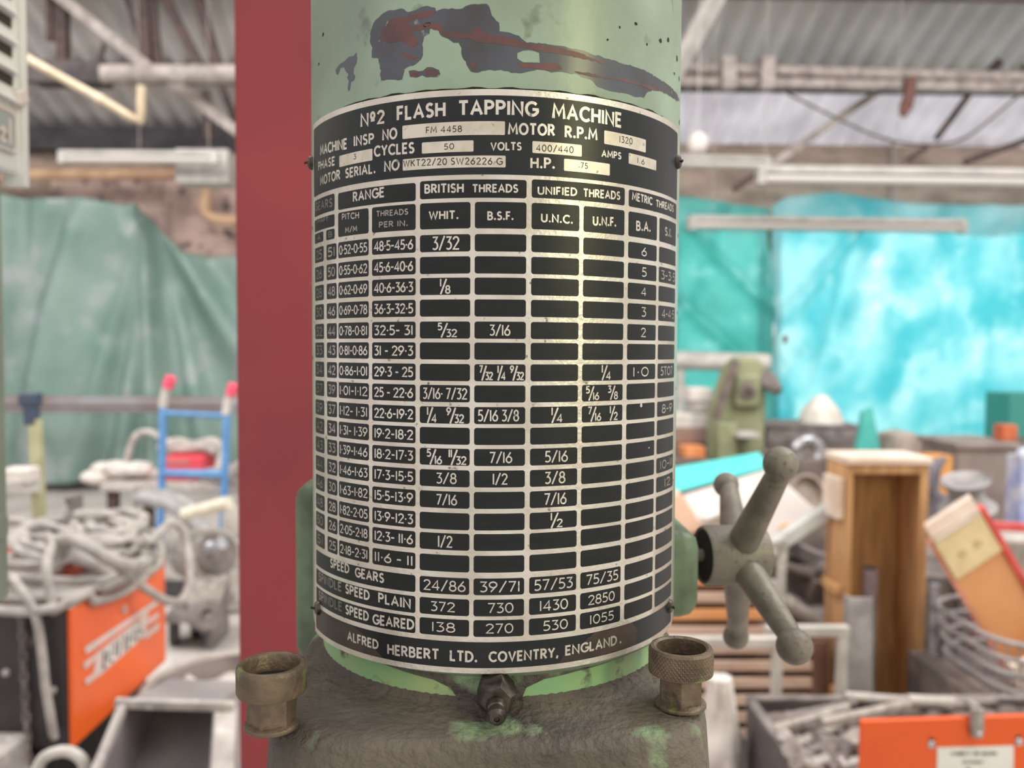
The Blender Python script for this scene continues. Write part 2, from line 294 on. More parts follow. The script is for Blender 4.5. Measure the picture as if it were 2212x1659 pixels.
CELL = mat('cell_enamel', S(19, 22, 25), S(25, 28, 30), .4, spec=.32, scale=50, stretch=(1, 1, 6))
STAMP = mat('stamped_black', S(38, 36, 36), None, .5)
SLOT = mat('plain_metal_slot', S(212, 203, 192), S(196, 186, 172), .4, metal=.5, scale=120, c3=S(140, 128, 114), s3=300, lo3=.64, hi3=.72)
SCREW = mat('oily_steel', S(92, 84, 78), S(62, 56, 52), .35, metal=.7, scale=200)
CUPM = mat('rusty_brass', S(116, 99, 82), S(88, 75, 63), .45, metal=.35, scale=80, c3=S(126, 134, 78), s3=45, lo3=.58, hi3=.66, bump=.25, bscale=300)
DARK = mat('specks_and_recess_shade', S(24, 20, 17), None, .9)  # near-black for specks; in hollows and slots it stands in for shade
CAPM = mat('dull_cast_grey', S(126, 118, 108), S(104, 96, 88), .5, metal=.15, scale=40, c3=S(88, 80, 72), s3=300, lo3=.56, hi3=.74, bump=.15, bscale=300)
LUGM = mat('olive_green_casting', S(106, 126, 100), S(80, 92, 72), .45, scale=28, bump=.2, bscale=120)

AX, RP = .46503, .1            # machine axis (y) and the radius of its plate
def cyl(t, z, r=RP):
    """t degrees round the column from its front, z millimetres from eye height"""
    zz = z-(z*t*1.6e-4 if z < 0 and r >= RP-.0002 else 0)
    return Vector((r*sin(R_(t)), AX-r*cos(R_(t)), 1.5+zz/1000))
def wrap(mb, polys, r, mi=0, step=2.0):
    bm = bmesh.new()
    for p in polys: bm.faces.new([bm.verts.new((t, z, 0)) for t, z in p])
    bmesh.ops.triangulate(bm, faces=bm.faces[:])
    lo = min(v.co.x for v in bm.verts); hi = max(v.co.x for v in bm.verts); q = math.ceil(lo/step)*step
    while q < hi:
        bmesh.ops.bisect_plane(bm, geom=bm.verts[:]+bm.edges[:]+bm.faces[:], plane_co=(q, 0, 0), plane_no=(1, 0, 0)); q += step
    bm.verts.index_update()
    mb.add([cyl(v.co.x, v.co.y, r) for v in bm.verts], [[v.index for v in f.verts] for f in bm.faces], mi); bm.free()
def rrect(t0, t1, z0, z1, rad=1.1):
    k = 1/(RP*1000*pi/180)     # degrees per millimetre
    o = []
    for cx, cz, a in ((t1-rad*k, z1-rad, 0), (t0+rad*k, z1-rad, 90), (t0+rad*k, z0+rad, 180), (t1-rad*k, z0+rad, 270)):
        o += [(cx+rad*k*cos(R_(a+i*22.5)), cz+rad*sin(R_(a+i*22.5))) for i in range(5)]
    return o

MC = thing('tapping_machine', 'pale green tapping machine with a black and silver thread chart plate round its column', 'machine', (0, AX, 0))
# column housing with its paint chips
mb = MB()
mb.lathe([(.0993, .34), (.0993, .17), (.0993, .0), (.0993, -.1432), (.098, -.1452), (.0945, -.1462), (.0938, -.1480), (.0938, -.1640)], (0, AX, 1.5), seg=144)
jit = random.Random(4)
def rough(p, a=.35):           # ragged edge
    o = []
    for i in range(len(p)):
        (x0, y0), (x1, y1) = p[i], p[(i+1) % len(p)]; o.append((x0, y0)); n = int(math.hypot((x1-x0)*1.7, y1-y0)/1.3)
        for k in range(1, n): o.append((x0+(x1-x0)*k/n+jit.uniform(-a, a)*.5, y0+(y1-y0)*k/n+jit.uniform(-a, a)))
    return o
wrap(mb, [rough(CHIP['main']), rough(CHIP['isle'], .2), CHIP['flake']], .09935, 1)
wrap(mb, [rough(CHIP['rust']), rough(CHIP['rust2'], .2), rough(CHIP['rust3'], .3), CHIP['rust4'], CHIP['rust5'], CHIP['rust6'], CHIP['rust7']], .0994, 2)
wrap(mb, [CHIP['hole']], .09945, 0)
specks = []
for t, z, s in [(-17.9, 141.5, 1.5), (-58, 152, 1), (-62, 140, .8), (40, 150, 1), (52, 148, 1.2), (57, 151, 1.4), (66, 147, 1.6), (70, 139, 1.5), (63, 138, 1), (72, 118, 1.6), (74, 96, 1.4), (73, 60, 1.2), (74, 20, 1.3), (73, -20, 1), (-73, 62, 1.2), (-74, -5, 1.2), (76, -60, 1.1), (45, 143, .7), (34, 146, .6), (30, 139, .6)]:
    specks.append([(t+s*.7*cos(a*pi/4)*jit.uniform(.5, 1.2), z+s*sin(a*pi/4)*jit.uniform(.5, 1.2)) for a in range(8)])
top_gap = [(-46+i*2, 112.9+.5*abs(sin(i*2.3))+.25*sin(i*5.1)) for i in range(51)]
specks.append([(t, 112.2) for t, z in top_gap[::-1]]+top_gap)
wrap(mb, specks, .0994, 3)
mb2 = [(-34, -147.6), (-26, -149), (-17, -150.6), (-12, -153.6), (-9, -161), (7, -161), (9, -153.2), (14, -150), (24, -148.4), (36, -147.6)]
wrap(mb, [mb2], .0944, 4)
mb.build('column_housing', [PAINT, PRIMER, RUST, DARK, GRIME], MC)
mb = MB(); mb.lathe([(.0941, -.1476), (.0941, -.1590), (.0946, -.1606)], (0, AX, 1.5), seg=144); mb.build('neck_ring', NECK, MC)

# data plate
mb = MB(); n = 90; T0, T1, Z0, Z1 = -67.6, 67.6, -144.1, 112.4
vs = []
for i in range(n+1):
    t = T0+(T1-T0)*i/n
    vs += [cyl(t, Z0), cyl(t, Z1), cyl(t, Z1, .0990), cyl(t, Z0, .0990)]
fs = [(4*i+a, 4*i+4+a, 4*i+4+(a+1) % 4, 4*i+(a+1) % 4) for i in range(n) for a in range(4)]+[(0, 1, 2, 3), (4*n+3, 4*n+2, 4*n+1, 4*n)]
mb.add(vs, fs); PL = mb.build('data_plate', PLATE, MC, smooth=40); PL['label'] = 'black and silver thread chart plate'
cols = {'A': (-65.6, -57.2), 'B': (-55.2, -49.2), 'P': (-48.3, -35.5), 'T': (-34.3, -20.8), 'W': (-19.6, -6.4), 'F': (-5.3, 7.6), 'C': (8.9, 21.7), 'N': (22.9, 36.1), 'BA': (37.6, 50.6), 'SI': (52.0, 65.9)}
tops = [50.12, 40.55, 31.3, 21.8, 12.15, 2.95, -6.5, -15.8, -25.3, -34.5, -43.8, -53.3, -62.8, -72.4, -81.5, -91.2, -101.3, -110.8, -120.0]
CH = 7.5
mb = MB(); wrap(mb, [rrect(-66.6, 66.6, 75.8, 109.7, 1.5)], .10003, 0); mb.build('heading_panel', INK, PL)
mb = MB(); wrap(mb, [rrect(-66.2, 66.2, -141.6, -129.9, 1.2)], .10003, 0); wrap(mb, [rough([(17, -141.4), (19, -137), (24, -134), (27, -130.2), (41, -130.2), (43, -134), (43, -141.4)], .3), rough([(-66, -141.4), (-66, -130.4), (-42, -130.2), (-36, -134), (-31, -141.4)], .3)], .10004, 1); mb.build('maker_panel', [INK, mat('brown_stain_on_enamel', S(70, 58, 54), S(54, 46, 45), .45, scale=60, spec=.3)], PL)
cells = [rrect(-65.6, -50.2, 65.7, 73.7), rrect(-48.3, -20.8, 65.3, 73.2), rrect(-19.6, 7.6, 65.8, 73.7), rrect(8.9, 36.1, 66.2, 74.2), rrect(37.6, 66, 66.2, 74),
         rrect(-65.6, -50.2, 58.2, 64), rrect(-65.6, -57.4, 52.3, 57.2), rrect(-55.4, -50.2, 52.3, 57.2)]
for k in ('P', 'T', 'W', 'F', 'C', 'N', 'BA', 'SI'): cells.append(rrect(cols[k][0], cols[k][1], 52.6, 64.0))
for i, z in enumerate(tops):
    for k, (a, b) in cols.items():
        if i < 16 or k in ('W', 'F', 'C', 'N', 'BA', 'SI'): cells.append(rrect(a, b, z-CH, z))
    if i >= 16: cells.append(rrect(-65.6, -20.8, z-CH-.2, z))
mb = MB(); wrap(mb, cells, .10003, 0); mb.build('chart_grid', CELL, PL)
mb = MB(); wrap(mb, [rrect(a, b, c, d, .5) for a, b, c, d in BOX], .10005, 0); mb.build('blank_slot', SLOT, PL)
MM = RP*pi/180
def line_of(t0, z0, t1, z1, r):
    def f(u, v):
        t = t0+u/MM; k = u/max((t1-t0)*MM, 1e-6); return cyl(t, z0+(z1-z0)*k+v*1000, r)
    return f
lm, dm, wm, fm, hm, km = MB(), MB(), MB(), MB(), MB(), MB()
for t, t0, z0, t1, z1, h, k in TEXT:
    letters([hm if z0 > 76 else km if z0 < -130 else lm, dm, fm, wm][k], t, (t1-t0)*MM, h/1000, h/1000*(.19 if k != 1 else .14), line_of(t0, z0, t1, z1, .10007), gap=.3)
def cell_text(mb_, t, col, row, a, b, hk=.62, wt=.135, dz=0):
    c0, c1 = cols[col]; w = c1-c0; h = CH*hk; zb = tops[row]-CH+(CH-h)/2+dz
    letters(mb_, t, (b-a)*w*MM, h/1000, h/1000*wt, line_of(c0+a*w, zb, c0+b*w, zb, .10007), gap=.2, space=.34)
AS = '25 26 28 30 32 33 34 37 39 42 43 44 46 48 50 51'.split(); BS = '51 50 48 46 44 43 42 39 37 34 33 32 30 28 26 25'.split()
PS = ['0·52-0·55', '0·55-0·62', '0·62-0·69', '0·69-0·78', '0·78-0·81', '0·81-0·86', '0·86-1·01', '1·01-1·12', '1·12- 1·31', '1·31- 1·39', '1·39-1·46', '1·46-1·63', '1·63-1·82', '1·82-2·05', '2·05-2·18', '2·18-2·31']
TS = ['48·5-45·6', '45·6-40·6', '40·6-36·3', '36·3-32·5', '32·5- 31', '31 - 29·3', '29·3 - 25', '25 - 22·6', '22·6-19·2', '19·2-18·2', '18·2-17·3', '17·3-15·5', '15·5-13·9', '13·9-12·3', '12·3- 11·6', '11·6 - 11']
for i in range(16):
    cell_text(fm, AS[i], 'A', i, .2, .84, .62, .14); cell_text(wm, BS[i], 'B', i, .16, .86, .62, .15)
    cell_text(lm, PS[i], 'P', i, .04, .96, .6, .14); cell_text(lm, TS[i], 'T', i, .05, .95, .62, .15)
for t, c, r, a, b, h in [('3/32', 'W', 0, .25, .79, .8), ('{1/8}', 'W', 2, .40, .63, .82), ('{5/32}', 'W', 4, .36, .76, .78), ('3/16· 7/32', 'W', 7, .06, .95, .68), ('{1/4}  {9/32}', 'W', 8, .14, .90, .86), ('{5/16} {11/32}', 'W', 10, .14, .95, .84), ('3/8', 'W', 11, .34, .75, .66), ('7/16', 'W', 12, .34, .76, .66), ('1/2', 'W', 14, .37, .67, .72),
        ('24/86', 'W', 16, .08, .93, .66), ('372', 'W', 17, .23, .72, .6), ('138', 'W', 18, .25, .73, .6),
        ('3/16', 'F', 4, .29, .70, .66), ('{7/32} {1/4} {9/32}', 'F', 6, .09, .98, .8), ('5/16 3/8', 'F', 8, .07, .88, .7), ('7/16', 'F', 10, .30, .75, .68), ('1/2', 'F', 11, .36, .66, .68), ('39/71', 'F', 16, .12, .92, .66), ('730', 'F', 17, .28, .79, .62), ('270', 'F', 18, .24, .79, .6),
        ('{1/4}', 'C', 8, .42, .68, .84), ('5/16', 'C', 10, .30, .79, .7), ('3/8', 'C', 11, .30, .74, .74), ('7/16', 'C', 12, .29, .77, .72), ('{1/2}', 'C', 13, .42, .7, .84), ('57/53', 'C', 16, .10, .92, .68), ('1430', 'C', 17, .21, .82, .66), ('530', 'C', 18, .29, .82, .62),
        ('{1/4}', 'N', 6, .44, .69, .84), ('{5/16}  {3/8}', 'N', 7, .08, .88, .8), ('{7/16}  {1/2}', 'N', 8, .13, .88, .82), ('75/35', 'N', 16, .13, .93, .66), ('2850', 'N', 17, .18, .84, .62), ('1055', 'N', 18, .22, .82, .6),
        ('6', 'BA', 0, .42, .6, .58), ('5', 'BA', 1, .44, .6, .6), ('4', 'BA', 2, .42, .6, .55), ('3', 'BA', 3, .44, .6, .62), ('2', 'BA', 4, .43, .6, .6), ('1•0', 'BA', 6, .18, .72, .62)]:
    cell_text(lm, t, c, r, a, b, h, .125)
for t, r, a, b in [('3-3·5', 1, .1, .94), ('4-4·5', 3, .16, .9), ('5TO7', 6, .14, .84), ('8-9', 8, .22, .84), ('10-11', 11, .16, .9), ('12', 12, .4, .76)]: cell_text(wm, t, 'SI', r, a, b, .6, .13)
for t, a in (('A', -62.6), ('B', -53.8)): letters(fm, t, 2.2*MM if t == 'B' else 3*MM, .0028, .0004, line_of(a, 53.4, a+3, 53.4, .10007))
wrap(lm, [[(43.7+.5*cos(a*pi/5), -26.3+.95*sin(a*pi/5)+(1.1 if a in (2, 3) else 0)) for a in range(10)], [(47.7+.3*cos(a*pi/4), -47.2+.4*sin(a*pi/4)) for a in range(8)]], .10007)
hm.build('heading_lettering', PLATE, PL, smooth=0, weld=False); km.build('maker_lettering', PLATE, PL, smooth=0, weld=False)
lm.build('chart_lettering', PLATE, PL, smooth=0, weld=False); dm.build('stamped_lettering', STAMP, PL, smooth=0, weld=False)
wm.build('worn_lettering', DIM, PL, smooth=0, weld=False); fm.build('rubbed_lettering', FADED, PL, smooth=0, weld=False)
for t, z in ((-70, 94.5), (66.5, 95.5), (-63, -131.5), (63.5, -131.0)):
    c = cyl(t, z, .0990); ax = Vector((sin(R_(t)), -cos(R_(t)), 0)); mb = MB()
    mb.lathe([(.0036, 0), (.0036, .0014), (.0030, .0026), (.0014, .0032), (0, .0033)], c, ax, 20)
    mb.obox(c+ax*.0033, (.0052, .0009, .0006), (pi/2, 0, R_(t)+.4), 1)
    mb.build('plate_screw', [SCREW, DARK], MC)

# base casting: round neck flaring into a rounded square flange
CX, CYc, HX, HF, HB = -.002, AX, .1035, .123, .115
def ring(z, rc, k, sc_, n=112):
    o = []
    for i in range(n):
        a = 2*pi*i/n; c, s_ = cos(a), sin(a); hy = HF if s_ < 0 else HB; e = 5.5
        rr = (abs(c/HX)**e+abs(s_/hy)**e)**(-1/e)*sc_; r = rc*(1-k)+rr*k
        w = .0009*mnoise.noise(Vector((c*5, s_*5, z*60))) if k > .2 else 0
        o.append(Vector((CX*k+r*c, CYc+r*s_, 1.5+z+w)))
    return o
lv = [(-.154, .0938, 0, 1), (-.1592, .0943, 0, 1), (-.1610, .0955, .03, .95), (-.1622, .0985, .1, .95), (-.1632, .103, .35, .94), (-.1638, .107, .8, .945), (-.1645, .11, 1, .955), (-.1657, .11, 1, .975), (-.1678, .11, 1, .992), (-.1705, .11, 1, 1), (-.2, .11, 1, 1.02), (-.30, .11, 1, 1.03), (-.34, .11, 1, 1.0)]
mb = MB(); vs = []; fs = []; n = 112
for l in lv: vs += ring(*l)
for i in range(len(lv)-1): fs += [(i*n+k, i*n+(k+1) % n, (i+1)*n+(k+1) % n, (i+1)*n+k) for k in range(n)]
fs += [[(len(lv)-1)*n+k for k in range(n)]]
mb.add(vs, fs); mb.build('base_casting', GRIME, MC, smooth=60)
mb = MB(); mb.box(-.09, .09, AX-.09, AX+.10, .06, 1.165); mb.box(-.26, .26, AX-.24, AX+.3, 0, .06); mb.build('pedestal', PAINT, MC, bevel=.012)

# oil cups
def cup(x, y, knurl):
    o = Vector((x, y, 1.5-.1632)); mb = MB()
    hx = [Vector((x+.0106*cos(pi/3*i+.35), y+.0106*sin(pi/3*i+.35), o.z)) for i in range(6)]
    mb.prism(hx, (0, 0, .0152)); mb.lathe([(.0118, .0), (.0118, .0018), (.0100, .003)], o, seg=32)
    C = mb.build('oil_cup', CUPM, MC, bevel=.0006)
    mb = MB(); n = 400 if knurl else 96; pr = [(.0100, .0150), (.0130, .0152)]
    if knurl:
        nz = 25
        for i in range(nz): pr.append((.0146, .0160+.0105*i/(nz-1)))
        pr += [(.0138, .0277), (.0124, .0279), (.0112, .0272), (.0110, .0200), (0, .0195)]
        tri = lambda q: abs((q % 1)-.5)*2
        rp = lambda i, k: .034*(min(tri(k/8+(i-2)/5), tri(k/8-(i-2)/5))-.5) if 2 < i < 1+nz else 0
    else:
        pr += [(.0144, .0156), (.0148, .0166), (.0148, .0258), (.0145, .0274), (.0136, .0280), (.0124, .0277), (.0118, .0268), (.0112, .0180), (0, .0170)]; rp = None
    mb.lathe(pr, o, seg=n, ripple=rp); mb.build('knurled_collar' if knurl else 'collar', CUPM, C, smooth=50 if not knurl else 20)
    mb = MB(); mb.lathe([(.0108, .0203), (0, .0206)], o, seg=40); mb.build('cup_floor_disc', DARK, C)  # near-black disc over the cup floor
cup(-.0958, .3555, False); cup(.0858, .3755, True)
# grease nipple
mb = MB(); o = Vector((.0008, AX-.0935, 1.5-.1523)); d = Vector((.02, -1, -.06)).normalized(); u = d.orthogonal().normalized(); w = d.cross(u)
hexr = lambda r, k: [o+d*k+(u*cos(pi/3*i+.5)+w*sin(pi/3*i+.5))*r for i in range(6)]
a, b, c = hexr(.0088, -.006), hexr(.0088, .0125), hexr(.0068, .0150)
mb.add(a+b+c, [(i, (i+1) % 6, 6+(i+1) % 6, 6+i) for i in range(6)]+[(6+i, 6+(i+1) % 6, 12+(i+1) % 6, 12+i) for i in range(6)]+[tuple(range(12, 18))])
mb.lathe([(.0046, .0145), (.0042, .018), (.0036, .0185), (.0040, .0200), (.0042, .0225), (.0030, .0245), (.0012, .0248), (.0010, .0235), (0, .0235)], o, d+Vector((0, 0, -.14)), 24)
mb.build('grease_nipple', SCREW, MC, bevel=.0007)

# side lugs and the capstan handle
mb = MB(); mb.box(-.1285, -.04, .525, .60, 1.5-.203, 1.5-.0855); mb.build('gear_cover', LUGM, MC, bevel=.012, segs=3)
mb = MB(); mb.box(.04, .1345, .53, .63, 1.5-.176, 1.5-.117); mb.build('shaft_boss', LUGM, MC, bevel=.013, segs=3)
mb = MB(); hc = Vector((.175, .60, 1.5-.149)); mb.lathe([(.0045, -.045), (.0045, -.008)], hc, (1, .03, 0), 24)
mb.lathe([(0, -.006), (.0172, -.006), (.0186, -.0237), (.0204, -.0245), (.0216, -.0225), (.0217, .018), (.0205, .0212), (.0150, .0222), (0, .0222)], hc, (1, .14, -.02), 56)
CAP = mb.build('capstan_handle', CAPM, MC, smooth=50); CAP['label'] = 'four armed capstan handle with ball ends'
mb = MB(); mb.lathe([(.0172, -.0062), (0, -.0064)], hc, (1, .14, -.02), 40); mb.lathe([(.01722, -.0064), (.01855, -.0234)], hc, (1, .14, -.02), 40); mb.build('hub_recess_shade', DARK, CAP)  # near-black lining, the hollow's shade put into its colour
for bc, br in (((.182, .525, 1.5-.0718), .0112), ((.195, .53, 1.5-.1917), .0118), ((.1908, .68, 1.5-.1107), .0104), ((.201, .68, 1.5-.2372), .0106)):
    bc = Vector(bc); d = (bc-hc).normalized(); mb = MB(); Lh = (bc-hc).length
    mb.lathe([(.0112, .016), (.0109, .022), (.0076, Lh-br*.55)], hc+Vector((.002, 0, 0)), d, 28); mb.sphere(bc, br, 32)
    mb.build('spoke', CAPM, CAP, smooth=50)

# ================================================================== the workshop
FLOORM = mat('dusty_concrete', S(205, 198, 193), S(186, 178, 172), .85, scale=3, c3=S(150, 142, 136), s3=14, lo3=.6, hi3=.75, bump=.2, bscale=40)
BRICK = mat('dirty_brick', S(172, 152, 140), S(138, 120, 110), .9, scale=2.2, c3=S(190, 166, 152), s3=9, lo3=.58, hi3=.7, bump=.3, bscale=20, stretch=(1, 1, 3))
PLAST = mat('pinkish_plaster', S(206, 178, 168), S(150, 128, 122), .9, scale=3.5, c3=S(92, 78, 76), s3=7, lo3=.6, hi3=.66)
ROOFM = mat('grey_roof_sheet', S(208, 205, 204), S(190, 187, 187), .8, scale=2)
SKYL = mat('translucent_roof_sheet', S(228, 227, 232), S(214, 213, 218), .6, scale=2, transl=.62)
PURL = mat('brown_purlin', S(128, 112, 102), S(104, 90, 82), .8, scale=6)
STEEL_RUST = mat('rusty_brown_steel', S(82, 64, 60), S(62, 50, 48), .75, scale=12, c3=S(112, 74, 62), s3=20, lo3=.58, hi3=.7)
STEEL_DUST = mat('dusty_steel', S(168, 158, 152), S(134, 124, 120), .7, scale=10)
WHITEP = mat('white_paint_metal', S(206, 200, 194), S(182, 176, 170), .55, scale=8)
CREAM = mat('cream_pipe_paint', S(208, 192, 166), S(184, 164, 136), .5, scale=9)
CREAMG = mat('olive_cream_paint', S(186, 184, 146), S(164, 160, 122), .5, scale=12)
GREYG = mat('grey_green_paint', S(158, 172, 152), S(142, 156, 138), .5, scale=6)
GREYL = mat('light_grey_enamel', S(236, 238, 236), S(224, 227, 225), .35, scale=5)
BLACKM = mat('black_sheet_metal', S(62, 58, 60), S(50, 46, 47), .5, scale=7, c3=S(104, 96, 92), s3=12, lo3=.64, hi3=.72)
ORANGE = mat('orange_enamel', S(244, 104, 36), S(232, 92, 30), .4, scale=3, c3=S(232, 128, 92), s3=5, lo3=.6, hi3=.8)
ORANGE2 = mat('orange_cover_enamel', S(226, 92, 28), S(216, 84, 24), .35, scale=3)
RED = mat('red_gloss_paint', S(160, 58, 66), S(142, 52, 60), .45, scale=2.5, c3=S(176, 84, 84), s3=30, lo3=.7, hi3=.76)
REDB = mat('bright_red_enamel', S(232, 56, 74), S(216, 84, 98), .45, scale=5)
PINKR = mat('red_rubber_grip', S(240, 90, 116), None, .6)
BLUE = mat('blue_tube_paint', S(96, 148, 196), S(82, 128, 182), .45, scale=9)
DBLUE = mat('dark_blue_paint', S(66, 76, 96), None, .5)
DUST = mat('dust_grey', S(188, 180, 174), S(158, 150, 145), .85, scale=14, c3=S(210, 203, 198), s3=30, lo3=.58, hi3=.66)
DUST2 = mat('dust_dark_grey', S(140, 130, 127), S(108, 100, 98), .85, scale=12)
DUST3 = mat('dust_brown', S(120, 106, 100), S(92, 82, 78), .85, scale=12)
CABLE = mat('dusty_cable_rubber', S(184, 177, 171), S(160, 152, 147), .8, scale=20)
WOOD = mat('crate_pine', S(206, 160, 112), S(176, 128, 84), .7, scale=5, stretch=(9, 9, .8), c3=S(120, 82, 54), s3=4, lo3=.62, hi3=.74)
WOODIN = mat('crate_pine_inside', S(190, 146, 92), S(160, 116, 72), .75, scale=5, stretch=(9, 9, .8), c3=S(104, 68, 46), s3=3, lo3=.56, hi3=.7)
WOODL = mat('pale_dusty_wood', S(226, 208, 194), S(208, 184, 164), .8, scale=6)
ORWOOD = mat('orange_varnished_board', S(228, 164, 112), S(218, 148, 96), .5, scale=4)
SLATW = mat('pinkish_slat_wood', S(206, 178, 162), S(186, 152, 132), .8, scale=6, stretch=(1, 4, 9))
BROWN = mat('brown_wood', S(122, 86, 70), S(98, 66, 54), .7, scale=7)
OLIVE = mat('olive_machine_paint', S(148, 152, 118), S(128, 131, 100), .5, scale=5, c3=S(120, 118, 92), s3=8, lo3=.6, hi3=.7)
TEAL = mat('turquoise_enamel', S(84, 208, 206), S(64, 190, 190), .4, scale=4)
DTEAL = mat('dark_teal_paint', S(64, 146, 134), None, .5)
TARP_B = mat('bright_tarpaulin', S(190, 234, 238), S(118, 212, 220), .4, scale=1.5, c3=S(238, 250, 250), s3=1.9, lo3=.52, hi3=.76, transl=.62)  # whitish patches paint in the uneven daylight coming from behind
TARP_M = mat('teal_tarpaulin', S(124, 212, 208), S(96, 196, 190), .4, scale=2.2, c3=S(166, 226, 224), s3=3, lo3=.54, hi3=.66, transl=.5)
TARP_D = mat('green_tarpaulin', S(158, 182, 174), S(134, 166, 156), .27, scale=1.3, c3=S(184, 196, 196), s3=2.2, lo3=.52, hi3=.66, transl=.25)
CHROME = mat('bright_bare_metal', S(206, 206, 212), S(150, 150, 154), .3, metal=.6, scale=30)
ALU = mat('dull_aluminium', S(176, 170, 170), S(150, 144, 144), .5, metal=.4, scale=14)
WHITE = mat('white_plastic', S(226, 217, 211), S(212, 202, 196), .6, scale=6)
CLOTH = mat('crumpled_white_sheeting', S(224, 216, 210), S(200, 192, 187), .7, scale=10, bump=.4, bscale=26)
LAMPG = mat('lamp_housing_grey', S(180, 175, 170), S(160, 156, 151), .6, scale=8)
TUBEG = mat('unlit_lamp_tube', S(186, 180, 174), None, .35)
RAGM = mat('brown_rag', S(120, 84, 74), S(92, 64, 58), .9, scale=20)

# ---- shell
mb = MB(); mb.box(-9, 9, -3, 9.3, -.1, 0); struct('floor', mb, FLOORM)
YW = 9.0
mb = MB()
for b in ((-9, 1.9, 0, 3.72), (6.3, 9, 0, 3.72), (1.9, 6.3, 0, .55), (1.9, 6.3, 2.98, 3.72), (2.72, 2.98, .55, 2.98)): mb.box(b[0], b[1], YW, YW+.22, b[2], b[3])
struct('wall_back', mb, BRICK)
mb = MB(); mb.box(-4.7, -2.6, YW-.03, YW, 2.2, 3.35); struct('trim_1', mb, PLAST)
def zroof(y): return 3.73+.47*(9.25-y)
def corr(x0, x1, y0, y1, name, m, pitch=.21, amp=.042):
    mb = MB(); n = int((x1-x0)/pitch*8); vs = []
    for i in range(n+1):
        x = x0+(x1-x0)*i/n; dz = amp*cos(2*pi*x/pitch)
        for y in (y0, y1): vs += [(x, y, zroof(y)+dz), (x, y, zroof(y)+dz+.008)]
    fs = []
    for i in range(n):
        a, b = 4*i, 4*i+4
        fs += [(a, b, b+2, a+2), (a+1, a+3, b+3, b+1), (a, a+1, b+1, b), (a+2, b+2, b+3, a+3)]
    mb.add(vs, fs); return struct(name, mb, m, smooth=60)
corr(-8.5, 8.5, 5.4, 8.30, 'ceiling_upper', ROOFM)
corr(1.6, 8.5, 8.26, 9.4, 'ceiling_skylight', SKYL)
corr(-8.5, 1.6, 8.26, 9.4, 'ceiling_lower', ROOFM)
for i, (y, w, h) in enumerate(((8.18, .1, .16), (7.15, .1, .18), (6.0, .1, .18))):
    mb = MB(); mb.box(-8.5, 8.5, y-w/2, y+w/2, zroof(y)-h-.04, zroof(y)-.035); struct('trim_%d' % (i+2), mb, PURL)
mb = MB(); mb.box(-8.5, 1.6, 8.8, YW, 3.55, 3.78); struct('trim_5', mb, mat('wall_plate_dark', S(70, 66, 70), S(52, 50, 54), .8, scale=5))

# ---- roof steel, seen left of the red post and at the right
def member(mb, a, b, w, h=None, mi=0): mb.beam(at(*a), at(*b), w, h or w, mi)
mb = MB()
member(mb, (60, -60, 7.2), (330, 152, 7.2), .085); member(mb, (360, 170, 7.2), (760, 470, 7.2), .085)
struct('trim_6', mb, STEEL_DUST)
TN = 15
for a, b, w in (((108, -60), (108, 88), .05), ((122, -60), (123, 92), .04), ((135, -60), (137, 165), .085), ((262, -40), (316, 140), .035), ((308, -60), (318, 140), .10), ((326, -60), (343, 148), .05), ((338, -40), (436, 150), .075), ((418, -40), (472, 150), .085), ((225, 95), (216, 130), .03), ((445, 195), (452, 300), .06), ((480, 190), (508, 260), .05)):
    mb = MB(); member(mb, a+(7.3,), b+(7.3,), w); struct('trim_%d' % TN, mb, STEEL_RUST); TN += 1
mb = MB(); member(mb, (75, 160, 7.0), (232, 162, 7.0), .2, .17); struct('trim_8', mb, mat('dark_beam', S(86, 78, 78), S(62, 56, 58), .8, scale=6))
mb = MB(); mb.tube(pts((222, 160, 6.9), (980, 162, 6.9)), .076, 16); struct('trim_9', mb, STEEL_DUST)
mb = MB()
member(mb, (1440, 190, 7.45), (1600, -103, 6.75), .13, .09); struct('trim_10', mb, WHITEP)
mb = MB()
mb.tube(pts((1440, 146, 7.6), (2300, 170, 7.6)), .05, 12); mb.tube(pts((1440, 176, 7.6), (2300, 192, 7.6)), .05, 12)
for x in (1572, 1655): mb.obox(at(x, 160, 7.55), (.12, .14, .28))
struct('trim_11', mb, STEEL_DUST)
mb = MB(); member(mb, (1440, 192, 7.7), (2300, 203, 7.7), .06, .035); struct('trim_12', mb, STEEL_RUST)
mb = MB()
member(mb, (1660, 360, 8.0), (1905, 192, 8.0), .10, .07); struct('trim_13', mb, STEEL_DUST)
for a, b, w in (((2022, 300), (2098, 198), .05), ((2128, 165), (2225, 55), .08), ((2200, 50), (2215, 150), .06), ((2085, 350), (2230, 298), .06), ((1585, 410), (1650, 365), .06), ((1962, 345), (2002, 318), .05)): mb = MB(); member(mb, a+(8.1,), b+(8.1,), w); struct('trim_%d' % TN, mb, STEEL_RUST); TN += 1

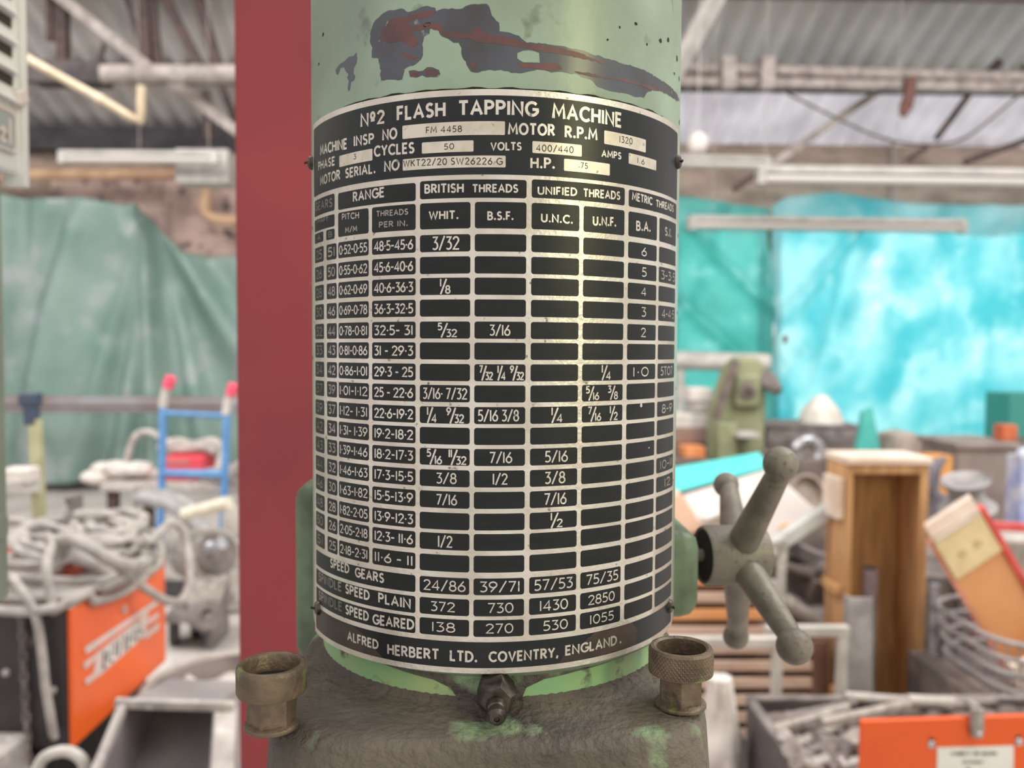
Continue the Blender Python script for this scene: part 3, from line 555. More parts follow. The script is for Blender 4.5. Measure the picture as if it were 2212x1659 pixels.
# ---- pipes, lamps and cables overhead
mb = MB(); mb.tube(pts((-40, 68, 4.2), (75, 136, 4.2), (220, 216, 4.2), (285, 255, 4.2), (302, 262, 4.2), (305, 240, 4.2), (305, 186, 4.2)), .021, 14)
mb.tube(pts((212, 212, 4.2), (224, 219, 4.2)), .026, 14)
one('conduit_pipe', mb, CREAM, 'cream pipe sloping down to a short upright elbow under the roof', 'pipe')
def batten(name_lbl, a, b, r, rods, m=TUBEG):
    A, B = at(*a), at(*b); t = thing('fluorescent_lamp', name_lbl, 'lamp', (A+B)/2, 'fluorescent lamps hung from the roof')
    d = (B-A).normalized(); mb = MB(); mb.beam(A+Vector((0, 0, r*.9)), B+Vector((0, 0, r*.9)), r*1.5, r*.9); mb.build('batten', LAMPG, t, bevel=.004)
    mb = MB(); mb.tube([A-Vector((0, 0, r*.15)), B-Vector((0, 0, r*.15))], r*.62, 16); mb.build('tube', m, t)
    for e, s_ in ((A, 1), (B, -1)):
        mb = MB(); mb.beam(e-d*.012*s_+Vector((0, 0, r*.2)), e+d*.045*s_+Vector((0, 0, r*.2)), r*1.55, r*2.2); mb.build('end_cap', LAMPG, t, bevel=.004)
    for q in rods:
        p = A.lerp(B, q)+Vector((0, 0, r*1.2)); mb = MB(); mb.tube([p, (p.x, p.y, zroof(p.y) if p.y > 5.4 else 5.6)], .003, 8); mb.build('hanger_rod', STEEL_DUST, t)
    return t
batten('long unlit fluorescent lamp hung nearest the roof, in front of the brown wall', (1638, 383, 6.2), (2330, 392, 6.2), .062, (.02, .95))
batten('unlit fluorescent lamp hung in front of the bright turquoise sheet', (1490, 484, 6.6), (2082, 492, 7.0), .05, (.08, .74))
batten('unlit grey fluorescent lamp left of the red post, above the cream pipe run', (132, 342, 6.8), (470, 344, 6.8), .045, (.5,))
batten('pale lamp batten half hidden behind the nearer long fluorescent lamp', (1410, 350, 7.4), (1660, 356, 7.4), .05, (.3,))
mb = MB(); mb.box(-2.63, -2.2, 6.95, 7.2, at(0, 398, 7.1).z, at(0, 326, 7.1).z); mb.tube([(-2.4, 7.08, at(0, 330, 7.1).z), (-2.4, 7.08, zroof(7.08)-.05)], .003, 8)
one('junction_box', mb, LAMPG, 'white box on the roof steel beside the top of the red post', 'electrical box', bevel=.02)
mb = MB(); mb.tube(pts((-60, 378, 8.6), (395, 376, 8.6), (425, 384, 8.6), (446, 410, 8.6), (455, 470, 8.6), (600, 478, 8.6)), .062, 14, smooth=4)
one('air_duct_pipe', mb, mat('tan_pipe_paint', S(196, 162, 132), S(168, 134, 108), .6, scale=5), 'tan pipe running along the wall and bending down behind the green sheet', 'pipe')
for p, r, l in (((1508, 310, 7.0), .085, 'small round white lamp hung by the roof pipes beside the green column'),):
    c = at(*p); mb = MB(); mb.sphere(c, r, 20, sq=(1, 1, 1.15)); mb.tube([c, (c.x, c.y, zroof(c.y))], .003, 8); one('globe_lamp', mb, WHITE, l, 'lamp')
mb = MB(); mb.tube(pts((1690, 196, 7.5), (1800, 252, 7.5), (1900, 296, 7.5), (1990, 313, 7.5), (2080, 300, 7.5), (2160, 240, 7.5), (2240, 170, 7.5)), .011, 8, smooth=5)
one('sagging_cable', mb, STEEL_RUST, 'thin dark cable sagging below the twin roof pipes', 'cable')
mb = MB(); mb.tube(pts((1968, 168, 7.5), (1964, 205, 7.5), (1957, 230, 7.5), (1950, 250, 7.5)), [.05, .05, .058, .03], 12)
one('hanging_rag', mb, RAGM, 'brown rag hanging from the twin roof pipes', 'rag')
mb = MB(); mb.tube(pts((1930, 305, 8.9), (1924, 480, 8.9)), .02, 8); one('wall_conduit', mb, STEEL_DUST, 'thin upright conduit on the brown wall above the bright sheet', 'pipe')
mb = MB(); mb.tube(pts((1440, 778, 7.6), (1660, 784, 7.6)), .085, 14)
mb.tube([at(1470, 778, 7.6), at(1470, 778, 7.6)*1]+[Vector((at(1470, 778, 7.6).x, 7.6, 0))], .04, 10)
one('steam_pipe', mb, WHITEP, 'white pipe crossing behind the olive milling machine', 'pipe')

# ---- tarpaulins: sheets hung in folds
def tarp(name, m, label, top, bot, Y, folds, nx=90, nz=56, hemz=.02):
    """top and bot: outline points (px, py) from left to right on the sheet's own plane y = Y"""
    T = [at(x, y, Y) for x, y in top]; B = [at(x, y, Y) for x, y in bot]
    def samp(P, q):
        d = [0]
        for i in range(len(P)-1): d.append(d[-1]+(P[i+1]-P[i]).length)
        s_ = q*d[-1]
        for i in range(len(P)-1):
            if s_ <= d[i+1] or i == len(P)-2: k = (s_-d[i])/(d[i+1]-d[i]); return P[i].lerp(P[i+1], k)
    vs = []
    for i in range(nx+1):
        a, b = samp(T, i/nx), samp(B, i/nx)
        for j in range(nz+1):
            p = a.lerp(b, j/nz); q = p.copy()
            for (fx, fz, dx, dz, amp, wd) in folds:      # fold line through (fx, fz) along (dx, dz)
                u = Vector((dx, dz)).normalized(); r = Vector((p.x-fx, p.z-fz)); s_ = r.dot(u); d = r.x*u.y-r.y*u.x
                w = wd*(1+max(s_, 0)*.35)
                q.y += amp*math.exp(-(d/w)**2)*(1 if s_ > 0 else math.exp(-(s_/.15)**2))
            q.y = min(q.y, 8.9); q.y += .04*mnoise.noise(Vector((p.x*1.4, 3.1, p.z*1.1)))+.018*mnoise.noise(Vector((p.x*5, 1.7, p.z*4)))
            vs.append(q)
    mb = MB(); h = nz+1
    mb.add(vs, [(i*h+j, i*h+j+1, (i+1)*h+j+1, (i+1)*h+j) for i in range(nx) for j in range(nz)])
    o = mb.build(name, m, smooth=180); s_ = o.modifiers.new('thickness', 'SOLIDIFY'); s_.thickness = .004
    return tag(o, label, 'tarpaulin', 'tarpaulins hung along the far wall')
def F(px, py, px2, py2, Y, amp, wd): a, b = at(px, py, Y), at(px2, py2, Y); return (a.x, a.z, b.x-a.x, b.z-a.z, amp, wd)
Y1 = 8.72
fl = [F(328, 455, 60+k*50, 1030, Y1, (-.16, .10, -.13, .12, -.15, .1)[k % 6], .075) for k in range(2, 9)]
fl += [F(328, 455, 500, 720, Y1, -.2, .10), F(140, 440, 70, 640, Y1, .18, .12), F(150, 440, 40, 1000, Y1, -.14, .15), F(40, 430, 20, 1000, Y1, .12, .1), F(330, 455, 510, 1000, Y1, .14, .16), F(330, 460, 335, 1000, Y1, -.2, .06)]
tarp('tarpaulin', TARP_D, 'dull green sheet hung in deep folds left of the red post', [(-60, 408), (60, 428), (170, 424), (240, 438), (300, 447), (330, 452), (362, 510), (400, 545), (450, 556), (520, 552), (720, 520)], [(-60, 1000), (90, 1046), (200, 1040), (330, 1010), (720, 1000)], Y1, fl)
Y2 = 8.62
tarp('tarpaulin', TARP_M, 'narrow teal sheet with slanting creases between the green column and the bright sheet', [(1380, 428), (1480, 424), (1600, 440), (1662, 452), (1655, 520), (1668, 610)], [(1380, 985), (1560, 980), (1655, 975), (1668, 970)], Y2,
     [F(1500, 500, 1635, 640, Y2, -.10, .04), F(1460, 640, 1600, 770, Y2, -.10, .05), F(1590, 440, 1480, 760, Y2, .08, .12), F(1655, 560, 1650, 900, Y2, -.1, .05)])
Y3 = 8.68
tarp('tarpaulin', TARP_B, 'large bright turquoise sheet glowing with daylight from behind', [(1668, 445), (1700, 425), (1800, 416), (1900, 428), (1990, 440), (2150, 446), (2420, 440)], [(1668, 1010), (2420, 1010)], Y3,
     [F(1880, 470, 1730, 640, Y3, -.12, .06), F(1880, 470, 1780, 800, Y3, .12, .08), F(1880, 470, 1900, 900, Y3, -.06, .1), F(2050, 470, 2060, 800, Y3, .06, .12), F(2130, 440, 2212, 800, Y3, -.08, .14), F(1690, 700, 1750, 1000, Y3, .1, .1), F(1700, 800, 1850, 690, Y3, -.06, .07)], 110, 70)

# ---- red post
mb = MB(); P0, P1 = at(511, 829, .98), at(911, 829, .98)
mb.box(P0.x, P1.x, .98, 1.0, 0, 4.2); mb.box(P0.x, P1.x, 1.22, 1.24, 0, 4.2); mb.box((P0.x+P1.x)/2-.01, (P0.x+P1.x)/2+.01, 1.0, 1.22, 0, 4.2)
one('steel_post', mb, RED, 'dark red painted steel post standing behind the green machine column', 'post', kind='thing', bevel=.003)

# ---- louvred cabinet, top left
X0 = -.553
LC = thing('control_cabinet', 'pale grey louvred cabinet on a green post at the left edge', 'cabinet', (X0-.2, .8, 0))
zt = 2.15; zb = at(60, 402, .985).z
mb = MB(); mb.box(X0-.34, X0, .56, .994, zb+.012, zt); mb.build('cabinet_case', GREYL, LC, bevel=.006)
mb = MB(); mb.box(X0-.02, X0+.006, .988, .998, zb, zt); mb.box(X0, X0+.003, .976, .985, zb+.09, zt); mb.build('corner_trim', GREYL, LC, bevel=.003)
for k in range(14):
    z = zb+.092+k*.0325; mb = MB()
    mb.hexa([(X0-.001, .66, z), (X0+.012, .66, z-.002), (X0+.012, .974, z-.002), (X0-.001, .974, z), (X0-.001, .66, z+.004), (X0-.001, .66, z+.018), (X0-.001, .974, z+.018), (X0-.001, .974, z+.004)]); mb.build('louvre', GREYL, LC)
    mb = MB(); mb.box(X0-.002, X0+.0012, .66, .974, z+.018, z+.030); mb.build('louvre_shade_strip', mat('louvre_shade_dark', S(70, 64, 60), None, .9), LC)  # dark strip painted in for the shade between louvres
mb = MB(); mb.box(X0-.001, X0+.003, .80, .977, zb+.034, zb+.080)
BD = mb.build('name_badge', mat('badge_grey', S(168, 176, 176), None, .4), LC, bevel=.008)
mb = MB(); letters(mb, 'bel', .044, .026, .0055, lambda u, v: Vector((X0+.0036, .923+u, zb+.041+v))); mb.build('badge_lettering', WHITE, BD, smooth=0, weld=False)
mb = MB(); mb.tube([(X0+.0035, .80, zb+.035), (X0+.0035, .969, zb+.035), (X0+.0035, .976, zb+.042), (X0+.0035, .976, zb+.072), (X0+.0035, .969, zb+.079), (X0+.0035, .80, zb+.079)], .0018, 6); mb.build('badge_rim', WHITE, BD)
mb = MB(); mb.obox((X0+.005, .978, zb+.10), (.016, .022, .018), (.5, 0, 0)); mb.build('latch', WHITE, LC, bevel=.004)
xp = at(12, 800, 1.0).x
mb = MB(); mb.box(xp-.30, xp, .9, 1.0, 1.2, zb+.012); mb.box(xp-.5, xp-.2, .5, .85, 0, 1.25); mb.build('support_post', GREYG, LC, bevel=.004)
mb = MB(); mb.box(xp-.3, at(26, 1100, 1.0).x, .80, 1.0, at(0, 1166, 1.0).z, at(0, 1098, 1.0).z); mb.build('terminal_box', GREYG, LC, bevel=.01)
mb = MB(); mb.box(X0-.3, X0-.024, .6, .965, zb-.022, zb+.012); mb.build('underside_channel', BLACKM, LC)

# ---- welding set with its heap of cables
WX = -1.118
WS = thing('welding_set', 'orange and black wheeled welding machine under a heap of grey cables', 'welding machine', (WX-.35, 2.5, 0))
zt, zb = .802, .432
mb = MB(); mb.box(WX-.75, WX-.012, 2.2, 2.82, zb, zt); mb.build('case', BLACKM, WS, bevel=.008)
mb = MB(); mb.box(WX-.012, WX, 2.198, 2.824, zb, zt+.004); SPn = mb.build('side_panel', ORANGE, WS, bevel=.004); SPn['label'] = 'orange side panel'
mb = MB(); mb.box(WX-.76, WX-.001, 2.196, 2.824, zt+.004, zt+.014); mb.build('dusty_lid', DUST, WS, bevel=.004)
mb = MB()
def wp(y, z): return Vector((WX+.002, y, z))
def sp(px, py):        # the panel's own plane
    d = FWD + RGT*((px-1106)/FPX) + UPV*(-(py-829.5)/FPX); k = WX/d.x; q = EYE+d*k; return q+Vector((.0015, 0, 0))
mb.prism([sp(*q) for q in ((207, 1410), (318, 1322), (312, 1372), (210, 1462), (200, 1452))], (.002, 0, 0))
for st in (((180, 1400), (336, 1296), (338, 1306), (184, 1413)), ((178, 1433), (212, 1408), (208, 1420), (180, 1447)), ((180, 1470), (208, 1448), (212, 1458), (184, 1480)), ((318, 1338), (340, 1322), (340, 1335), (314, 1352)), ((314, 1366), (341, 1344), (341, 1358), (310, 1382))):
    mb.prism([sp(*q) for q in st], (.0025, 0, 0))
LG = mb.build('maker_badge', mat('badge_pale_stripe', S(232, 200, 192), S(206, 200, 194), .5, scale=20), SPn)
mb = MB(); o = sp(219, 1447)+Vector((.004, 0, 0)); e = sp(305, 1376)+Vector((.004, 0, 0)); du = (e-o).normalized()
for k, (dy, mm) in enumerate(((.0, 1), (.004, 0))):
    letters(mb, 'BUTTERS', (e-o).length, .052, .009, lambda u, v: o+du*u+Vector((k*.002, k*.005, v+k*.004)), k, slant=.1)
mb.build('badge_lettering', [mat('badge_dark_ink', S(70, 68, 66), None, .5), mat('badge_white_ink', S(240, 236, 230), None, .5)], LG, smooth=0, weld=False)
mb = MB(); mb.lathe([(.0125, 0), (.0125, .004), (.008, .006), (0, .006)], sp(266, 1317), (1, 0, 0), 16); mb.build('panel_screw', DUST, SPn)
mb = MB(); mb.box(WX-.74, WX-.05, 2.22, 2.78, .16, zb); mb.build('undercarriage', mat('black_frame', S(34, 32, 33), None, .6), WS)
mb = MB(); mb.box(WX-.78, WX-.11, 2.02, 2.2, .30, at(0, 1618, 2.1).z); mb.build('front_step', DUST, WS, bevel=.01)
for x in (WX-.68, WX-.12):
    for y in (2.3, 2.7): mb = MB(); mb.lathe([(0, -.025), (.09, -.025), (.1, -.015), (.1, .015), (.09, .025), (0, .025)], (x, y, .1), (1, 0, 0), 24); mb.tube([(x, y, .1), (x, y, .2)], .015, 8); mb.build('wheel', BLACKM, WS)
for p in ((116, 1490), (120, 1590), (15, 1452)): mb = MB(); mb.sphere(Vector(at(*p, 2.2))+Vector((0, -.004, 0)), .0105, 12); mb.build('case_bolt', DUST, WS)
mb = MB(); mb.tube(pts((18, 1265, 2.45), (25, 1232, 2.5), (100, 1222, 2.6), (118, 1250, 2.5), (124, 1262, 2.4)), .02, 8); mb.obox((-1.42, 2.58, .835), (.34, .22, .05)); mb.build('lifting_frame', mat('dull_red_paint', S(190, 92, 70), S(150, 76, 66), .6, scale=10), WS, bevel=.01)
ch = MB()
for k in range(15):
    c = at(46+k*1.1, 1330+k*22, 2.185); h = .0165; n = 10
    ch.tube([c+Vector(((.008 if k % 2 == 0 else 0)*cos(2*pi*a/n), (0 if k % 2 == 0 else .008)*cos(2*pi*a/n), h*sin(2*pi*a/n))) for a in range(n)], .0042, 6, True)
one('chain', ch, DUST2, 'steel link chain hanging down the black front of the welding machine', 'chain')
cg = 'cables heaped on the welding machine'
def cable(lbl, r, *l, m=CABLE, k=6):
    P = spline(pts(*l), k)
    for p in P:
        if p.x < WX+.01 and p.y > 2.19: p.z = max(p.z, zt+.0145+r)      # lies on the lid
    mb = MB(); mb.tube(P, r, 10); return one('welding_cable', mb, m, lbl, 'cable', cg)
cable('grey cable draped in a loop over the right end of the orange machine', .014, (285, 1250, 2.5), (320, 1275, 2.55), (360, 1298, 2.6), (392, 1296, 2.7), (408, 1262, 2.75), (408, 1215, 2.8), (402, 1168, 2.85), (390, 1140, 2.85), (368, 1130, 2.8), (340, 1155, 2.7), (318, 1172, 2.6), (300, 1165, 2.5))
cable('grey cable hanging down the black front beside the chain', .0115, (28, 1248, 2.24), (46, 1272, 2.18), (66, 1305, 2.17), (82, 1350, 2.17), (92, 1420, 2.17), (98, 1480, 2.17), (108, 1540, 2.17), (116, 1588, 2.175), k=8)
cable('grey cable rising in a hook over the front corner of the heap', .0125, (122, 1326, 2.18), (112, 1296, 2.19), (104, 1255, 2.2), (102, 1215, 2.22), (112, 1180, 2.3), (130, 1160, 2.35), (155, 1165, 2.4))
cable('thick cable slanting across the top of the heap', .019, (128, 1168, 2.32), (160, 1165, 2.32), (200, 1185, 2.3), (240, 1210, 2.32), (280, 1222, 2.36), (310, 1216, 2.45))
cable('thick cable curling under the slanting one on the heap', .021, (160, 1164, 2.36), (138, 1168, 2.36), (136, 1188, 2.36), (160, 1202, 2.38), (200, 1216, 2.4), (222, 1232, 2.42), (240, 1250, 2.45))
cable('cable lying along the front rim of the black case', .013, (-40, 1312, 2.175), (40, 1322, 2.175), (120, 1314, 2.175), (180, 1304, 2.25), (240, 1290, 2.4), (285, 1268, 2.5), (318, 1240, 2.6), (345, 1220, 2.75))
cable('cable sweeping across the front of the heap to the orange corner', .013, (-40, 1288, 2.22), (60, 1294, 2.22), (130, 1290, 2.22), (190, 1282, 2.3), (250, 1262, 2.4), (290, 1242, 2.5), (330, 1215, 2.7))
cable('upper cable sweeping across the front of the heap', .014, (-40, 1232, 2.3), (30, 1244, 2.28), (100, 1252, 2.28), (170, 1256, 2.32), (230, 1254, 2.4), (280, 1235, 2.5))
cable('cable looping flat across the middle of the heap', .014, (-30, 1222, 2.35), (10, 1208, 2.4), (60, 1202, 2.45), (110, 1206, 2.45), (150, 1182, 2.5), (210, 1168, 2.55), (270, 1166, 2.6), (310, 1178, 2.62), (312, 1205, 2.6))
for k, (cx, cy, rx, rz, tl, y, l) in enumerate(((95, 1172, 70, 34, 8, 2.5, 'left cable coil resting on the heap'), (110, 1158, 62, 30, -6, 2.6, 'upper left cable coil leaning back on the heap'), (190, 1150, 95, 32, 4, 2.68, 'wide cable coil along the top of the heap'), (230, 1160, 85, 40, 10, 2.72, 'right cable coil above the orange lid'), (60, 1215, 80, 26, 0, 2.55, 'low cable coil at the left of the heap'), (250, 1128, 60, 22, -8, 2.8, 'topmost cable coil at the back of the heap'), (300, 1190, 46, 50, 0, 2.7, 'upright cable coil behind the orange corner'), (150, 1180, 110, 26, 6, 2.62, 'thin cable coil spread wide over the middle of the heap'), (70, 1192, 90, 30, -4, 2.44, 'thin cable coil slumped over the front left of the heap'), (200, 1135, 70, 26, 3, 2.74, 'thin upper coil just under the topmost one'), (270, 1205, 60, 24, -6, 2.6, 'small coil lying by the orange corner'), (30, 1165, 60, 40, 5, 2.62, 'coil at the far left end of the heap'))):
    rnd = random.Random(k+2); P = []
    for a in range(26):
        th = 2*pi*a/12.5; rr = 1+.10*sin(th*1.3+k)+rnd.uniform(-.04, .04)
        P.append((cx+rx*rr*cos(th)+tl*sin(th), cy+rz*rr*sin(th)+rnd.uniform(-3, 3), y-.16*sin(th)*min(1, 40/rz)))
    cable(l, (.0115+.002*(k % 2)) if k < 7 else .0095, *P, k=4)
cable('thin pale cable arched over the back of the heap', .009, (120, 1150, 2.7), (165, 1118, 2.75), (215, 1112, 2.8), (265, 1122, 2.8), (300, 1160, 2.75), (305, 1195, 2.7))
mb = MB(); mb.tube(pts((165, 1100, 2.75), (158, 1072, 2.75)), [.022, .028], 12); mb.tube(pts((160, 1074, 2.75), (148, 1112, 2.73), (130, 1130, 2.7)), .012, 8); one('cable_plug', mb, DUST2, 'grey plug standing up from the back of the cable heap', 'plug')

# ---- things on the floor behind the welding machine
RT = thing('sack_truck', 'blue tubular sack truck with red handle grips beside the red post', 'hand truck', (at(417, 1000, 5.2).x, 5.2, 0))
mb = MB()
for x0, x1 in ((352, 349), (490, 484)):
    a = at(x0, 880, 5.2); b = at(x1, 1080, 5.2); mb.tube([a, b, (b.x-.01, 5.15, .12)], .024, 12)
mb.tube(pts((352, 892, 5.2), (490, 899, 5.2)), .017, 10); mb.tube(pts((350, 1022, 5.2), (486, 1025, 5.2)), .026, 10); mb.build('frame', BLUE, RT)
for x0, y0 in ((352, 880), (488, 896)):
    mb = MB(); mb.tube(pts((x0, y0, 5.2), (x0+5, y0-30, 5.2), (x0+12, y0-52, 5.18)), .027, 12); mb.build('handle', WHITEP, RT)
    mb = MB(); mb.tube(pts((x0+10, y0-42, 5.182), (x0+18, y0-66, 5.17)), .034, 12); mb.build('grip', PINKR, RT, bevel=.006)
xl = at(349, 1080, 5.2).x-.02; xr = at(484, 1080, 5.2).x
mb = MB(); mb.box(xl-.02, xr+.02, 4.9, 5.2, .03, .045); mb.build('toe_plate', BLACKM, RT)
for x in (xl-.06, xr+.06): mb = MB(); mb.lathe([(0, -.03), (.1, -.03), (.12, -.01), (.12, .01), (.1, .03), (0, .03)], (x, 5.26, .12), (1, 0, 0), 24); mb.build('wheel', BLACKM, RT)
CT = thing('low_bench', 'low pale bench top behind the blue sack truck, carrying the red box', 'bench', (at(380, 1050, 5.7).x, 5.7, 0))
zt = at(400, 1046, 5.45).z; xa, xb = at(222, 1050, 5.5).x, at(640, 1050, 5.5).x
mb = MB(); mb.box(xa, xb, 5.45, 6.15, zt-.05, zt); mb.build('bench_top', DUST, CT, bevel=.01)
for x in (xa+.06, xb-.06):
    for y in (5.52, 6.08): mb = MB(); mb.box(x-.03, x+.03, y-.03, y+.03, 0, zt-.05); mb.build('leg', STEEL_RUST, CT)
mb = MB(); a = at(357, 1045, 5.6); b = at(440, 985, 5.6); RB = thing('red_box', 'bright red box on the low bench behind the blue sack truck', 'box', ((a.x+b.x)/2, 5.7, zt))
mb.box(a.x, b.x, 5.58, 5.85, zt, b.z); mb.build('case', REDB, RB, bevel=.02)
mb = MB(); mb.box(a.x+.01, a.x+.17, 5.575, 5.581, zt+.105, zt+.15); mb.build('grey_label', mat('dull_label', S(190, 110, 110), None, .6), RB)
mb = MB(); mb.tube(pts((345, 970, 5.7), (380, 955, 5.7), (420, 962, 5.7), (465, 955, 5.7), (480, 985, 5.7), (474, 1015, 5.6), (468, 1032, 5.58)), .035, 12, smooth=5)
mb.tube(pts((365, 968, 5.72), (400, 968, 5.7), (440, 965, 5.7), (470, 975, 5.7)), .04, 12, smooth=5); one('rag_bundle', mb, DUST, 'grey bundle of rags lying on the bright red box', 'rags')
mb = MB(); mb.tube(pts((286, 952, 5.85), (300, 936, 5.85), (325, 934, 5.85), (350, 946, 5.8), (370, 958, 5.8)), .024, 10, smooth=5); mb.tube(pts((286, 952, 5.85), (275, 990, 5.85), (268, 1040, 5.85)), .024, 10, smooth=3)
one('loose_hose', mb, DUST, 'pale hose arching up from the low bench left of the sack truck', 'hose')
rnd = random.Random(8)
mb = MB(); P = [at(210+k*16, 1044-18*sin(k*.45)-rnd.uniform(0, 14), 5.7) for k in range(9)]
for k in range(8): mb.sphere(P[k]+Vector((0, rnd.uniform(-.1, .1), .035)), rnd.uniform(.06, .10), 14, sq=(1.4, 1, .7))
one('dust_sheet', mb, CLOTH, 'crumpled grey dust sheet heaped on the left end of the low bench', 'cloth')
mb = MB(); mb.tube(pts((448, 1030, 5.6), (470, 1026, 5.5), (505, 1020, 5.4), (530, 1005, 5.4)), .055, 12); one('pale_pipe', mb, DUST, 'pale pipe end sticking out past the low bench to the red post', 'pipe')
# handrail in front of the green sheet
HR = thing('hand_rail', 'dull steel rail crossing in front of the green sheet', 'rail', (at(260, 872, 8).x, 8, 0))
mb = MB(); mb.tube(pts((-80, 868, 8.0), (960, 872, 8.0)), .062, 14); mb.tube(pts((-80, 884, 8.0), (960, 886, 8.0)), .03, 10); mb.build('rail', mat('blue_grey_steel', S(150, 148, 156), S(126, 110, 104), .6, scale=1.2), HR)
for px in (-40, 560, 900): p = at(px, 872, 8.0); mb = MB(); mb.tube([p, (p.x, 8, 0)], .04, 10); mb.build('post', STEEL_RUST, HR)
# cream timber prop with its arm
WP = thing('timber_prop', 'cream timber prop with a dark blue clamp at its top, left edge', 'post', (at(82, 1000, 3.4).x, 3.4, 0))
mb = MB(); a = at(76, 905, 3.4); b = at(86, 1150, 3.4); mb.beam(Vector((b.x, 3.4, 0)), b, .042, .042); mb.beam(b, a, .042, .042); mb.build('upright', CREAMG, WP, bevel=.006)
mb = MB(); mb.beam(at(70, 918, 3.4), at(66, 860, 3.4), .05, .05); mb.obox(at(66, 862, 3.4), (.075, .06, .05)); mb.build('clamp', DBLUE, WP, bevel=.008)
mb = MB(); mb.beam(at(-60, 1058, 3.0), at(82, 1050, 3.4), .04, .05); mb.build('arm', WHITEP, WP, bevel=.006)
mb = MB(); a = at(12, 1040, 3.3); mb.box(a.x, at(72, 1020, 3.3).x, 3.26, 3.36, at(40, 1044, 3.3).z, at(40, 1010, 3.3).z); mb.build('socket_box', WHITE, WP, bevel=.012)
# dusty pump set
PU = thing('pump_set', 'dusty grey motor pump on wheels between the welding machine and the red post', 'pump', (at(440, 1300, 4.2).x, 4.2, 0))
c = at(440, 1195, 4.2); mb = MB(); mb.lathe([(0, -.16), (.10, -.16), (.115, -.13), (.115, .1), (.09, .16), (0, .16)], c, (.8, -.6, .1), 24); mb.build('motor', DUST2, PU, bevel=.004)
for k in range(9): mb = MB(); q = c+Vector((.8, -.6, .1)).normalized()*(-.11+k*.026); mb.lathe([(.115, -.004), (.126, -.004), (.126, .004), (.115, .004)], q, (.8, -.6, .1), 24); mb.build('cooling_rib', DUST, PU)
c2 = at(448, 1265, 4.15); mb = MB(); mb.lathe([(0, -.1), (.075, -.1), (.085, -.07), (.085, .08), (.05, .13), (.05, .2), (0, .2)], c2, (.3, .1, 1), 20); mb.build('pump_body', DUST, PU)
mb = MB(); c3 = at(455, 1183, 4.05); mb.lathe([(0, 0), (.035, 0), (.035, .02), (.022, .03), (.022, .09), (.03, .1), (0, .1)], c3, (.7, -.5, .35), 16); mb.build('bright_coupling', CHROME, PU)
mb = MB(); c4 = at(440, 1325, 4.1); mb.lathe([(.03, -.05), (.07, -.05), (.085, 0), (.07, .06), (.03, .06), (.03, -.05)], c4, (.5, -.8, .1), 20); mb.build('flange', DUST2, PU)
for px in (385, 415): p = at(px, 1345, 4.25); mb = MB(); mb.lathe([(0, -.02), (.04, -.022), (.085, -.024), (.09, 0), (.085, .024), (.04, .022), (0, .02)], (p.x, 4.2+.1*(px-385)/30, .09), (1, .35, 0), 24); mb.build('wheel', BLACKM, PU)
xa, xb = at(380, 1340, 4.2).x, at(480, 1340, 4.2).x; mb = MB(); mb.box(xa, xb, 4.05, 4.4, .15, .2); mb.box(xb-.05, xb-.01, 4.1, 4.35, 0, .15); mb.build('bed_frame', DUST2, PU, bevel=.01)
mb = MB(); mb.box(c.x-.08, c.x+.1, c.y-.05, c.y+.1, .2, c.z-.05); mb.build('pedestal', DUST2, PU)
mb = MB(); mb.tube(pts((300, 1075, 4.4), (330, 1080, 4.4), (370, 1090, 4.35), (400, 1112, 4.3), (430, 1135, 4.25), (450, 1160, 4.2)), .038, 12, smooth=5); mb.tube(pts((290, 1082, 4.5), (330, 1070, 4.5), (380, 1078, 4.45), (420, 1105, 4.4)), .034, 12, smooth=5); one('bunched_sheeting', mb, mat('grey_sheeting', S(166, 163, 162), S(140, 138, 138), .7, scale=14, bump=.3, bscale=30), 'bunched grey sheeting draped over the top of the dusty pump', 'sheeting')
mb = MB(); mb.tube(pts((398, 1112, 4.1), (494, 1086, 4.0)), .032, 12); one('wooden_stick', mb, mat('pale_stick', S(226, 218, 200), S(206, 194, 174), .7, scale=12), 'pale round stick resting on the bunched grey sheeting', 'stick')
mb = MB(); mb.tube(pts((502, 1075, 4.75), (500, 1180, 4.72), (501, 1250, 4.7), (501, 1312, 4.7)), .055, 12, smooth=4); one('standing_pipe', mb, DUST, 'pale dusty pipe standing right against the red post, beside the pump', 'pipe')
# drum, bin and ring in the lower left corner
DR = thing('steel_drum', 'open grey steel drum behind the sheet metal bin, with white sheeting inside', 'drum', (-.80, 2.62, 0))
mb = MB(); zr = .43; mb.lathe([(.0, .02), (.28, .02), (.29, .0), (.29, .2), (.297, .205), (.29, .21), (.29, zr-.012), (.300, zr-.006), (.300, zr+.004), (.290, zr+.006), (.284, zr-.006), (.282, .04), (0, .04)], (-.80, 2.62, 0), seg=64); mb.build('drum_body', DUST2, DR)
mb = MB(); mb.tube([(-.80+.297*cos(a*pi/32), 2.62+.297*sin(a*pi/32), zr) for a in range(64)], .011, 8, True); mb.build('rolled_rim', DUST, DR)
mb = MB(); n = 26; vs = []
for i in range(n+1):
    for j in range(n+1):
        u, v = i/n*2-1, j/n*2-1; r = max(abs(u), abs(v)); th = math.atan2(v, u); q = Vector((-.80+.272*r*cos(th), 2.62+.272*r*sin(th), 0)); q.z = .37+.06*mnoise.noise(Vector((q.x*9, q.y*9, 2)))+.03*abs(mnoise.noise(Vector((q.x*24, q.y*24, 5)))); vs.append(q)
mb.add(vs, [(i*(n+1)+j, (i+1)*(n+1)+j, (i+1)*(n+1)+j+1, i*(n+1)+j+1) for i in range(n) for j in range(n)]); o = one('plastic_sheeting', mb, CLOTH, 'crumpled white sheeting stuffed in the open steel drum', 'sheeting', smooth=25); md = o.modifiers.new('thickness', 'SOLIDIFY'); md.thickness = .004
